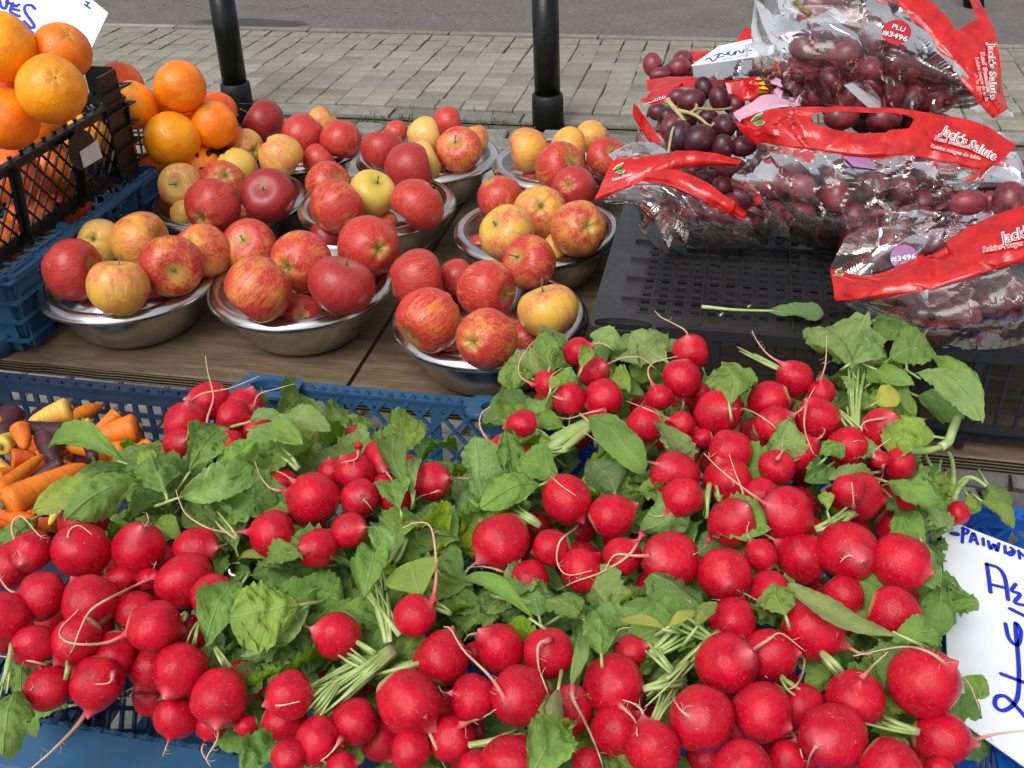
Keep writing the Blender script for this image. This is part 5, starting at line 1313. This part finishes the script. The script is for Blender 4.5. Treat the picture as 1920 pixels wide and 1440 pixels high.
card('price_card', 'small white card with blue writing wedged into the rear grape bags', [(1296,123),(1348,86),(1560,40),(1530,90)], .36,
 [[(1322,113),(1330,109),(1336,115),(1344,110)],[(1340,104),(1350,101),(1345,108),(1356,106)],[(1352,100),(1362,103),(1368,97)],[(1362,99),(1372,104),(1380,96),(1378,103)],[(1384,95),(1392,100),(1396,93),(1404,98)],[(1400,92),(1410,96)],[.5,(1355,112),(1375,109)],[.5,(1382,107),(1400,103)]], 3.5, (0, .01, .03, .02))
# ================================================================== grapes in bags
ZS = 1.37
def cr(P, t_):
    n = len(P); x = t_*(n-1); i = min(int(x), n-2); f = x-i
    a = P[max(0, i-1)] if i > 0 else 2*P[0]-P[1]; b, c = P[i], P[i+1]; d = P[i+2] if i+2 < n else 2*P[-1]-P[-2]
    return .5*(2*b+(-a+c)*f+(2*a-5*b+4*c-d)*f*f+(-a+3*b-3*c+d)*f**3)
class Patch:
    """smooth crumpled sheet through rows of picture points with depth"""
    def __init__(s, rows, nu=60, nv=30, amp=.004, seed=0, scale=1.0):
        G = [np.array([[x, y, z*ZS] for x, y, z in r], float) for r in rows]; s.nu, s.nv = nu, nv
        g = np.zeros((nv+1, nu+1, 3)); uvp = np.zeros((nv+1, nu+1, 3))
        for i in range(nu+1):
            col = [cr(r, i/nu) for r in G]
            for j in range(nv+1): g[j, i] = cr(col, j/nv)
        W3 = np.zeros_like(g)
        for j in range(nv+1):
            for i in range(nu+1): W3[j, i] = at(*g[j, i])
        du = np.gradient(W3, axis=1); dv = np.gradient(W3, axis=0); n = np.cross(du, dv); n /= np.linalg.norm(n, axis=2)[..., None]+1e-12
        toc = C0-W3; n *= np.sign((n*toc).sum(2))[..., None]
        o = Vector((seed*7.7, seed*3.1, 0))
        Lu = np.linalg.norm(np.diff(W3, axis=1), axis=2).sum(1).mean(); Lv = np.linalg.norm(np.diff(W3, axis=0), axis=2).sum(0).mean()
        rnd = np.random.default_rng(seed+11); ns = max(8, int(Lu*Lv/(.030*scale)**2)); sp = rnd.random((ns, 2))*(Lu, Lv); sg = rnd.normal(0, 1, (ns, 2)); sh = rnd.normal(0, .3, ns)
        for j in range(nv+1):
            for i in range(nu+1):
                p = np.array([i/nu*Lu, j/nv*Lv]); d = p-sp; q = (d**2).sum(1); k = np.argsort(q)[:4]
                fac = max(sg[m_] @ d[m_]/(.030*scale)*.9+sh[m_]-q[m_]/(.030*scale)**2*.35 for m_ in k)
                r1 = 1-abs(noise.noise(Vector((p[0]*30/scale, p[1]*19/scale, 0))+o))*2.6
                r2 = 1-abs(noise.noise(Vector((p[0]*110/scale, p[1]*75/scale, 3))+o))*2.6
                e = min(1, min(j, nv-j)/2+.35)
                W3[j, i] += n[j, i]*amp*(1.35*fac+.38*r1+.02*r2)*e
        s.P = W3; s.N = n; flat = W3.reshape(-1, 3); rel = flat-C0; s.z = rel @ CF; s.px = np.stack([960+FPX*(rel @ CR)/s.z, 720-FPX*(rel @ CU)/s.z], 1)
    def mb(s, hole=None, keep=None):
        m = MB(); W_ = s.nu+1; fs = []
        for j in range(s.nv):
            for i in range(s.nu):
                if hole and hole((i+.5)/s.nu, (j+.5)/s.nv): continue
                fs.append((j*W_+i, j*W_+i+1, (j+1)*W_+i+1, (j+1)*W_+i))
        m.add(s.P.reshape(-1, 3), fs, [(i/s.nu, j/s.nv) for j in range(s.nv+1) for i in range(W_)]); return m
    def on(s, x, y, off):
        q = (s.px[:, 0]-x)**2+(s.px[:, 1]-y)**2; k = np.argpartition(q, 4)[:4]; w = 1/(q[k]+1); return at(x, y, float((s.z[k]*w).sum()/w.sum())-off)
def text_mesh(body, size, off):
    c = bpy.data.curves.new('lettering', 'FONT'); c.body = body; c.size = size; c.offset = off; c.resolution_u = 3; c.align_x = 'LEFT'
    o = bpy.data.objects.new('tmp', c); me = bpy.data.meshes.new_from_object(o); bpy.data.objects.remove(o); return me
def lettering(p, body, x0, y0, x1, y1, h, parent, mat=None, off=.0016, fat=.035, shear=.2, flip=False, name='lettering'):
    """text whose baseline runs from (x0,y0) to (x1,y1) in the picture, laid on the sheet"""
    me = text_mesh(body, 1.0, fat); v = np.array([q.co[:] for q in me.vertices]); L = v[:, 0].max()-min(0, v[:, 0].min())
    d = np.array([x1-x0, y1-y0], float); Lp = np.linalg.norm(d); d /= Lp; up = np.array([d[1], -d[0]])*(-1 if flip else 1)
    for k, q in enumerate(me.vertices):
        a = v[k, 0]/L*Lp; b = v[k, 1]*h/.72; x, y = np.array([x0, y0])+d*(a+b*shear*.5)+up*b; q.co = p.on(x, y, off)
    me.materials.clear(); me.materials.append(mat or M_white); me.name = name
    return link(name, me, parent)
def two_tone(p, body, x0, y0, x1, y1, h, parent, fat=.06):
    lettering(p, body, x0, y0, x1, y1, h, parent, M_white, .0030, fat); lettering(p, body, x0, y0, x1, y1, h, parent, M_redp, .0040, -.004)
def disc_on(p, x, y, r, parent, mat, name, off=.0012, sq=1.0, n=24):
    m = MB(); vs = [p.on(x+r*math.cos(2*math.pi*k/n), y+sq*r*math.sin(2*math.pi*k/n), off) for k in range(n)]+[p.on(x, y, off)]
    m.add(vs, [(k, (k+1) % n, n) for k in range(n)]); return part(m, name, mat, parent)
def shape_on(p, pts, parent, mat, name, off=.0022):
    m = MB(); m.add([p.on(x, y, off) for x, y in pts], [tuple(range(len(pts)))]); return part(m, name, mat, parent)
def logo(p, x, y, s, parent, kind):
    """small fruit-and-leaf emblem on the header"""
    if kind == 'leaf':
        for c, dx in ((M_white, 1.18), (M_lgreen, 1.0)):
            o_ = .002 if c == M_white else .003
            shape_on(p, [(x-s*.9*dx, y+s*.1), (x-s*.3, y-s*.6*dx), (x+s*.7*dx, y-s*1.05*dx), (x+s*.5*dx, y-s*.55), (x-s*.1, y-s*.1)], parent, c, 'logo_leaf', o_)
            shape_on(p, [(x-s*.5*dx, y+s*.45), (x+s*.1, y+s*.0), (x+s*.95*dx, y+s*.1), (x+s*.7*dx, y+s*.5*dx), (x, y+s*.62*dx)], parent, c, 'logo_leaf', o_)
    else:
        for i in range(3): shape_on(p, [(x-s+i*s*.25, y-s*.8+i*s*.6), (x+s*.2, y-s*1.15+i*s*.6), (x+s, y-s*.7+i*s*.6), (x+s*.2, y-s*.65+i*s*.6)], parent, M_lyel, 'logo_stripe', .0025)
        shape_on(p, [(x-s, y+s*1.1), (x, y+s*.75), (x+s*.9, y+s*.9), (x, y+s*1.05)], parent, M_lgreen, 'logo_leaf', .0025)
m = MB(); vs = []
for i in range(17):
    th = math.pi*i/16
    for k in range(22):
        a = 2*math.pi*k/22; vs.append((math.sin(th)*math.cos(a), math.sin(th)*math.sin(a), math.cos(th)*1.22-(.05*math.exp(-(math.sin(th)/.15)**2) if th < 1 else 0)))
m.add(vs, [(i*22+k, (i+1)*22+k, (i+1)*22+(k+1) % 22, i*22+(k+1) % 22) for i in range(16) for k in range(22)]); GM = m.mesh('grape', M_grape, True)
def grape(x, y, rx, ry, z, parent, tilt=None, color=(1, 1, 1)):
    r = min(rx, ry)*z*ZS/FPX; rnd = random.Random(int(x*31+y)); L = max(rx, ry)/min(rx, ry)
    if tilt is None: tilt = math.pi/2 if ry >= rx else 0
    ax = CR*math.cos(tilt)+CU*math.sin(tilt) if L > 1.05 else -nrm(ray(x, y))*.8+CR*rnd.gauss(0, .5)+CU*rnd.gauss(0, .5)
    return link('grape', GM, parent, orient(ax, at(x, y, z*ZS), r, 0, max(1, L/1.22*1.0) if L > 1.05 else 1.0), color=color)
def pack(parent, cx, cy, sx, sy, z0, z1, n, rm=.0150, seed=0, occ=None):
    rnd = random.Random(seed+40); pts = [] if occ is None else occ
    for _ in range(6000):
        if n <= 0: break
        a, b = rnd.uniform(-1, 1), rnd.uniform(-1, 1)
        if a*a+b*b > 1: continue
        f = math.sqrt(a*a+b*b); z = rnd.uniform(z0+(z1-z0)*.35*f, z1)*ZS; P = at(cx+a*sx, cy+b*sy, z); r = rm*rnd.uniform(.88, 1.12)
        if any(np.linalg.norm(P-q) < (r+s)*.90 for q, s in pts): continue
        pts.append((P, r)); n -= 1
        link('grape', GM, parent, orient([rnd.gauss(0, 1), rnd.gauss(0, 1), rnd.gauss(0, .6)], P, r), color=(.75, .72, .85))
GG = 'bags of red grapes'
def bag(label, x, y, z): return thing('grape_bag', label, 'grape bag', at(x, y, z*ZS), GG)
def lerp_rows(a, b, n, bulge=0.0):
    out = []
    for k in range(1, n):
        f = k/n; out.append([(p[0]+(q[0]-p[0])*f, p[1]+(q[1]-p[1])*f, p[2]+(q[2]-p[2])*f-bulge*math.sin(math.pi*f)) for p, q in zip(a, b)])
    return [a]+out+[b]
def Z(pts, zs): return [(x, y, zs[0]+(zs[-1]-zs[0])*i/(len(pts)-1) if len(zs) == 2 else zs[i]) for i, (x, y) in enumerate(pts)]
# ---- middle bag with the wide red header
tC = bag('grape bag in the middle whose red header with handle slot faces the viewer', 1600, 380, .88)
top = Z([(1383,226),(1445,206),(1530,201),(1640,206),(1755,214),(1835,232),(1905,272)], (.84,.81,.80,.80,.79,.79,.79)); bot = Z([(1412,262),(1470,274),(1540,284),(1620,298),(1700,291),(1780,306),(1858,324)], (.83,.80,.79,.785,.78,.78,.785))
pC = Patch(lerp_rows(top, bot, 3, .004), 120, 50, .0034, 1, .9)
hd = part(pC.mb(lambda u, v: abs((u-.465)/.155)**3+abs((v-.31)/.20)**3 < 1), 'header_band', M_band, tC, True)
two_tone(pC, "Jack's Salute", 1764, 250, 1868, 303, 17, hd); two_tone(pC, 'Red Seedless', 1751, 262, 1828, 282, 8.5, hd, .05); two_tone(pC, 'Raisins rouges de table', 1744, 276, 1838, 300, 7, hd, .04); logo(pC, 1420, 226, 13, hd, 'leaf')
f0 = [(x, y, z-.002) for x, y, z in bot]; f1 = Z([(1370,330),(1455,345),(1540,350),(1620,350),(1700,345),(1785,345),(1850,335)], (.82,.78,.77,.765,.765,.775,.80)); f2 = Z([(1392,385),(1465,410),(1545,420),(1625,418),(1700,402),(1775,385),(1835,355)], (.84,.80,.79,.785,.79,.80,.83)); f3 = Z([(1412,422),(1480,445),(1555,460),(1635,450),(1705,428),(1765,402),(1815,372)], (.87,.86,.865,.86,.86,.86,.87))
pF = Patch([f0, f1, f2, f3], 110, 60, .0036, 2); part(pF.mb(), 'clear_film', M_film, tC)
pack(tC, 1610, 360, 200, 72, .790, .90, 90, .0160, 1)
bk = lambda rows, dz, sx=1.0: [[(x, y-8, z+dz) for x, y, z in r] for r in rows]
part(Patch(bk([top, f1, f3], .13), 40, 24, .003, 3).mb(), 'back_film', M_film, tC)
for gx, gy in ((1578,219),(1658,222)): grape(gx, gy, 34, 24, .835, tC, .1)
shape_on(pF, [(1580,292),(1600,312),(1645,318),(1622,296)], tC, M_stpur, 'printed_patch')
# ---- top bag
tT = bag('topmost grape bag with a round red sticker and its red header at the right', 1650, 120, .86)
r0 = Z([(1425,-45),(1500,-50),(1600,-40),(1690,-25),(1740,20)], (.86,.82,.81,.81,.82)); r1 = Z([(1412,55),(1490,35),(1590,30),(1690,55),(1785,100)], (.86,.81,.795,.795,.80)); r2 = Z([(1412,130),(1490,110),(1590,110),(1700,120),(1822,160)], (.85,.80,.785,.785,.79)); r3 = Z([(1450,170),(1510,190),(1600,202),(1710,208),(1838,188)], (.85,.83,.83,.83,.81))
pT = Patch([r0, r1, r2, r3], 110, 70, .0042, 4); part(pT.mb(), 'clear_film', M_film, tT)
part(Patch(bk([r0, r1, r2, r3], .14), 40, 24, .003, 5).mb(), 'back_film', M_film, tT)
pack(tT, 1650, 128, 172, 74, .810, .91, 75, .0160, 2); pack(tT, 1600, 20, 90, 45, .86, .92, 10, .0165, 3)
inn = Z([(1640,-40),(1690,20),(1735,60),(1775,110),(1805,155),(1832,190),(1862,222)], (.80,.80,.795,.79,.785,.785,.79)); out = Z([(1760,-60),(1805,-30),(1838,5),(1866,62),(1877,120),(1878,168),(1889,205)], (.82,.82,.815,.805,.80,.795,.79))
pH = Patch(lerp_rows(inn, out, 3, .004), 90, 32, .0030, 6, .9); hd = part(pH.mb(lambda u, v: .10 < u < .40 and .38 < v < .80), 'header_band', M_band, tT, True)
two_tone(pH, "Jack's Salute", 1853, 82, 1858, 190, 12, hd); two_tone(pH, 'Red Seedless', 1838, 98, 1852, 180, 8, hd, .05); two_tone(pH, 'Raisins rouges de table', 1828, 108, 1848, 190, 6.5, hd, .04)
st = Patch(lerp_rows(Z([(1470,12),(1560,10),(1660,20),(1740,60)], (.80,.785,.78,.785)), Z([(1530,45),(1610,55),(1680,75),(1760,100)], (.79,.78,.775,.78)), 2), 30, 12, .0015, 7); part(st.mb(), 'folded_film', M_film, tT)
ds = disc_on(st, 1681, 60, 28, tT, M_stred, 'round_sticker', .002, .82); lettering(st, 'PLU', 1671, 52, 1695, 60, 9, ds, M_white, .0032, .01); lettering(st, '#3496', 1654, 64, 1700, 78, 10, ds, M_white, .0032, .01)
m = MB(); m.tube(smooth([at(1492,2,.80*ZS), at(1505,18,.795*ZS), at(1518,26,.79*ZS)], 8), [.0028]*7+[.0036], 7); part(m, 'stem', M_stalk, tT, True)
shape_on(pT, [(1582,160),(1598,155),(1650,190),(1652,202),(1630,204)], tT, M_card, 'paper_slip')
# ---- right front bag
tR = bag('grape bag at the front right with a purple sticker and a slanting red header', 1790, 560, .76)
top = Z([(1558,517),(1620,521),(1700,500),(1780,452),(1850,420),(1935,386)], (.765,.745,.73,.725,.715,.70)); bot = Z([(1578,563),(1640,561),(1720,548),(1800,527),(1870,505),(1935,488)], (.745,.72,.705,.695,.69,.68))
pR = Patch(lerp_rows(top, bot, 3, .006), 90, 34, .0036, 8, .9); hd = part(pR.mb(), 'header_band', M_band, tR, True)
two_tone(pR, 'Raisins rouges de table', 1843, 473, 1965, 452, 11, hd, .04); two_tone(pR, "Jack's Salute", 1880, 456, 2010, 420, 20, hd); logo(pR, 1572, 512, 9, hd, 'leaf')
u0 = Z([(1592,425),(1655,404),(1720,398),(1795,398),(1865,405),(1935,382)], (.80,.78,.77,.765,.76,.745)); um = Z([(1588,470),(1650,455),(1715,445),(1790,430),(1860,408),(1935,384)], (.775,.75,.74,.74,.735,.72))
pU = Patch([u0, um, top], 90, 40, .0036, 9); part(pU.mb(), 'clear_film', M_film, tR)
b1_ = Z([(1640,590),(1700,600),(1760,605),(1820,600),(1880,590),(1945,575)], (.745,.71,.695,.69,.685,.68)); b2_ = Z([(1655,625),(1700,640),(1755,652),(1820,655),(1880,648),(1945,638)], (.76,.745,.735,.73,.725,.72))
pL = Patch([bot, b1_, b2_], 100, 50, .0040, 10); part(pL.mb(), 'clear_film', M_film, tR)
part(Patch(bk([u0, bot, b2_], .14), 30, 20, .003, 11).mb(), 'back_film', M_film, tR)
occ = []; pack(tR, 1805, 582, 150, 46, .715, .79, 60, .0160, 4, occ); pack(tR, 1745, 460, 150, 50, .765, .85, 45, .0160, 5, occ)
ds = disc_on(pU, 1695, 482, 26, tR, M_stpur, 'round_sticker', .0025, .9); lettering(pU, '#3496', 1671, 491, 1718, 485, 10, ds, M_white, .0038, .01, 0)
# ---- left front bag
tL = bag('grape bag at the front left whose twisted red header points to the apples', 1300, 400, .88)
top = Z([(1150,300),(1205,292),(1265,287),(1325,291),(1392,300)], (.86,.85,.84,.835,.84)); bot = Z([(1116,378),(1180,352),(1250,320),(1312,311),(1380,314)], (.86,.845,.835,.835,.84))
p1 = Patch(lerp_rows(top, bot, 3, .004), 70, 26, .0030, 12, .9); hd = part(p1.mb(), 'header_band', M_band, tL, True); logo(p1, 1160, 318, 11, hd, 'leaf')
m_ = lettering(p1, 'Seedless', 1148, 340, 1186, 328, 6, hd, M_white, .002, 0)
top2 = Z([(1203,322),(1262,318),(1320,340),(1365,372),(1398,398)], (.84,.825,.815,.81,.82)); bot2 = Z([(1198,340),(1255,348),(1310,372),(1355,396),(1395,412)], (.84,.82,.81,.81,.82)); p2 = Patch(lerp_rows(top2, bot2, 2, .003), 60, 16, .0026, 13, .8); hd2 = part(p2.mb(), 'header_fold', M_band, tL, True)
a0 = Z([(1140,290),(1180,272),(1250,268)], (.87,.86,.86)); a1 = Z([(1150,302),(1200,296),(1262,290)], (.858,.85,.84)); part(Patch(lerp_rows(a0, a1, 2), 30, 12, .003, 14).mb(), 'clear_film', M_film, tL)
g0 = Z([(1120,378),(1190,350),(1250,350),(1320,380),(1400,408)], (.86,.845,.82,.81,.82)); g1 = Z([(1190,388),(1235,395),(1290,405),(1345,418),(1412,428)], (.85,.83,.82,.82,.83)); g2 = Z([(1203,430),(1240,452),(1295,466),(1350,468),(1425,462)], (.875,.87,.87,.87,.875))
pG = Patch([g0, g1, g2], 90, 44, .0036, 15); part(pG.mb(), 'clear_film', M_film, tL); part(Patch(bk([g0, g1, g2], .10), 30, 18, .003, 16).mb(), 'back_film', M_film, tL)
pack(tL, 1318, 408, 100, 38, .84, .91, 45, .0160, 6); pack(tL, 1350, 350, 90, 35, .88, .94, 14, .0165, 7)
# ---- open bag with the bare grapes and the green stalk
tO = bag('open grape bag with bare dark grapes and a branching green stalk', 1320, 230, .88)
for g in [(1320,165,17,22,.93,1.9),(1348,184,19,24,.92,1.8),(1271,182,20,16,.93),(1296,189,25,22,.90,.3),(1234,210,17,16,.91),(1252,219,20,21,.895),(1272,256,26,31,.855,1.2),(1259,238,21,26,.87,1.0),(1310,261,31,27,.85,.5),(1356,238,24,24,.865),(1328,222,19,17,.90),(1354,277,22,22,.85),(1394,274,27,20,.855,.2),(1290,225,18,18,.92),(1385,225,26,20,.90,.1),(1290,290,22,18,.86),(1375,195,20,20,.93),(1330,290,20,16,.86),(1400,250,18,18,.89)]:
    grape(*g[:5], tO, g[5] if len(g) > 5 else None, random.choice(((.40, .42, .62), (.62, .6, .8), (.3, .35, .5))))
m = MB()
for pl, w in (([(1251,188,.872),(1262,200,.868),(1272,212,.865),(1284,228,.865)], .0030), ([(1272,208,.866),(1290,211,.862),(1310,220,.855),(1331,238,.848)], .0022), ([(1296,212,.866),(1308,204,.875),(1340,206,.885),(1372,203,.895)], .0017), ([(1274,226,.862),(1262,242,.845),(1257,262,.835),(1253,288,.83)], .0017), ([(1303,207,.872),(1306,198,.875),(1303,194,.875)], .0017), ([(1331,238,.848),(1338,232,.85)], .0016)):
    pp = smooth([at(x, y, z*ZS) for x, y, z in pl], 12); m.tube(pp, [w*(1.15-.4*i/11)+(.0012 if i in (0, 11) else 0) for i in range(12)], 7)
part(m, 'stem', M_gstalk, tO, True)
s1 = Patch(lerp_rows(Z([(1190,192),(1200,205),(1218,232),(1243,262)], (.90,.89,.885,.88)), Z([(1190,222),(1200,240),(1215,262),(1232,284)], (.905,.895,.89,.885)), 2), 26, 12, .0016, 17); part(s1.mb(), 'header_band', M_band, tO, True)
s2 = Patch(lerp_rows(Z([(1222,170),(1245,162),(1280,160)], (.95,.95,.95)), Z([(1200,195),(1230,198),(1262,190)], (.93,.925,.93)), 2), 24, 12, .002, 18); hd = part(s2.mb(), 'header_fold', M_band, tO, True); lettering(s2, 'Salute', 1208, 196, 1248, 184, 8, hd, M_white, .002, 0)
s3 = Patch(lerp_rows(Z([(1195,240),(1215,262),(1250,288)], (.91,.90,.89)), Z([(1198,272),(1215,280),(1240,285)], (.915,.91,.90)), 2), 20, 10, .003, 19); part(s3.mb(), 'clear_film', M_film, tO)
s4 = Patch(lerp_rows(Z([(1378,215),(1410,192),(1440,178),(1500,190)], (.88,.87,.87,.86)), Z([(1388,232),(1415,215),(1450,204),(1510,200)], (.865,.86,.855,.85)), 3), 36, 14, .003, 20); part(s4.mb(), 'pink_film', M_pink, tO)
# ---- rear bags
tB = bag('rearmost grape bag behind the small white card with red grapes at its corner', 1290, 140, 1.0)
for g in [(1223,121,18,23,1.0,1.7),(1238,141,21,15,.985,.1),(1274,127,20,19,.99),(1280,112,18,18,1.01),(1310,140,20,18,1.01),(1255,135,15,15,1.02),(1345,135,22,20,1.0)]: grape(*g[:5], tB, g[5] if len(g) > 5 else None)
k1 = Patch(lerp_rows(Z([(1284,97),(1310,96),(1345,100)], (1.04,1.03,1.03)), Z([(1262,118),(1300,122),(1345,128)], (1.03,1.02,1.02)), 2), 22, 10, .002, 21); part(k1.mb(), 'header_fold', M_band, tB, True)
k2 = Patch(lerp_rows(Z([(1212,150),(1260,145),(1310,146),(1360,152)], (.975,.965,.96,.96)), Z([(1214,172),(1250,164),(1305,166),(1355,166)], (.96,.95,.945,.95)), 2), 34, 10, .0016, 22); part(k2.mb(), 'header_band', M_band, tB, True)
k3 = Patch(lerp_rows(Z([(1300,126),(1350,118),(1410,112)], (.99,.98,.97)), Z([(1300,150),(1350,150),(1410,150)], (.965,.955,.95)), 2), 40, 16, .004, 23); part(k3.mb(), 'clear_film', M_film, tB); pack(tB, 1385, 132, 32, 24, .98, 1.03, 6, .0165, 8)
tD = bag('half hidden grape bag with a yellow and green emblem on its short red header', 1420, 160, .95)
k4 = Patch(lerp_rows(Z([(1358,152),(1400,148),(1445,140)], (.93,.925,.93)), Z([(1374,194),(1410,188),(1450,172)], (.925,.915,.92)), 2), 30, 18, .0025, 24); hd = part(k4.mb(), 'header_band', M_band, tD, True); logo(k4, 1428, 160, 14, hd, 'stripes')
k5 = Patch(lerp_rows(Z([(1385,70),(1400,52),(1420,60)], (1.0,1.0,1.0)), Z([(1380,85),(1395,82),(1425,80)], (.99,.99,.99)), 2), 14, 8, .002, 25); part(k5.mb(), 'header_fold', M_band, tD, True); pack(tD, 1460, 165, 50, 26, .94, 1.0, 8, .0165, 9)
# ---- bag behind right with two big bare grapes
tQ = bag('grape bag at the right edge with three dark bare grapes showing', 1860, 360, .80)
for g in [(1816,380,35,24,.735,.05),(1892,376,30,33,.725,1.5),(1856,378,17,19,.75),(1935,385,26,26,.74),(1850,405,22,18,.76)]: grape(*g[:5], tQ, g[5] if len(g) > 5 else None)
k6 = Patch(lerp_rows(Z([(1800,330),(1850,290),(1905,285)], (.80,.80,.79)), Z([(1790,365),(1850,355),(1930,350)], (.765,.76,.755)), 3), 44, 22, .005, 26); hd = part(k6.mb(), 'clear_film', M_film, tQ)
k7 = Patch(lerp_rows(Z([(1850,275),(1880,282),(1905,300)], (.81,.80,.80)), Z([(1840,325),(1875,335),(1912,345)], (.79,.785,.785)), 2), 24, 14, .004, 27); hd = part(k7.mb(), 'white_film', M_white, tQ); lettering(k7, 'www.', 1858, 318, 1896, 300, 8, hd, M_redp, .003, 0)
pack(tQ, 1860, 330, 50, 24, .81, .86, 8, .0165, 10)
tW = bag('flattened grape bag behind the middle header with only clear folds visible', 1780, 210, .85)
k8 = Patch(lerp_rows(Z([(1700,205),(1780,200),(1850,192),(1875,215)], (.86,.85,.84,.84)), Z([(1740,214),(1790,220),(1840,232),(1880,250)], (.84,.83,.82,.82)), 3), 44, 16, .005, 28); part(k8.mb(), 'clear_film', M_film, tW); pack(tW, 1700, 225, 90, 20, .87, .93, 10, .0165, 11)
# long-range sanity: nothing else
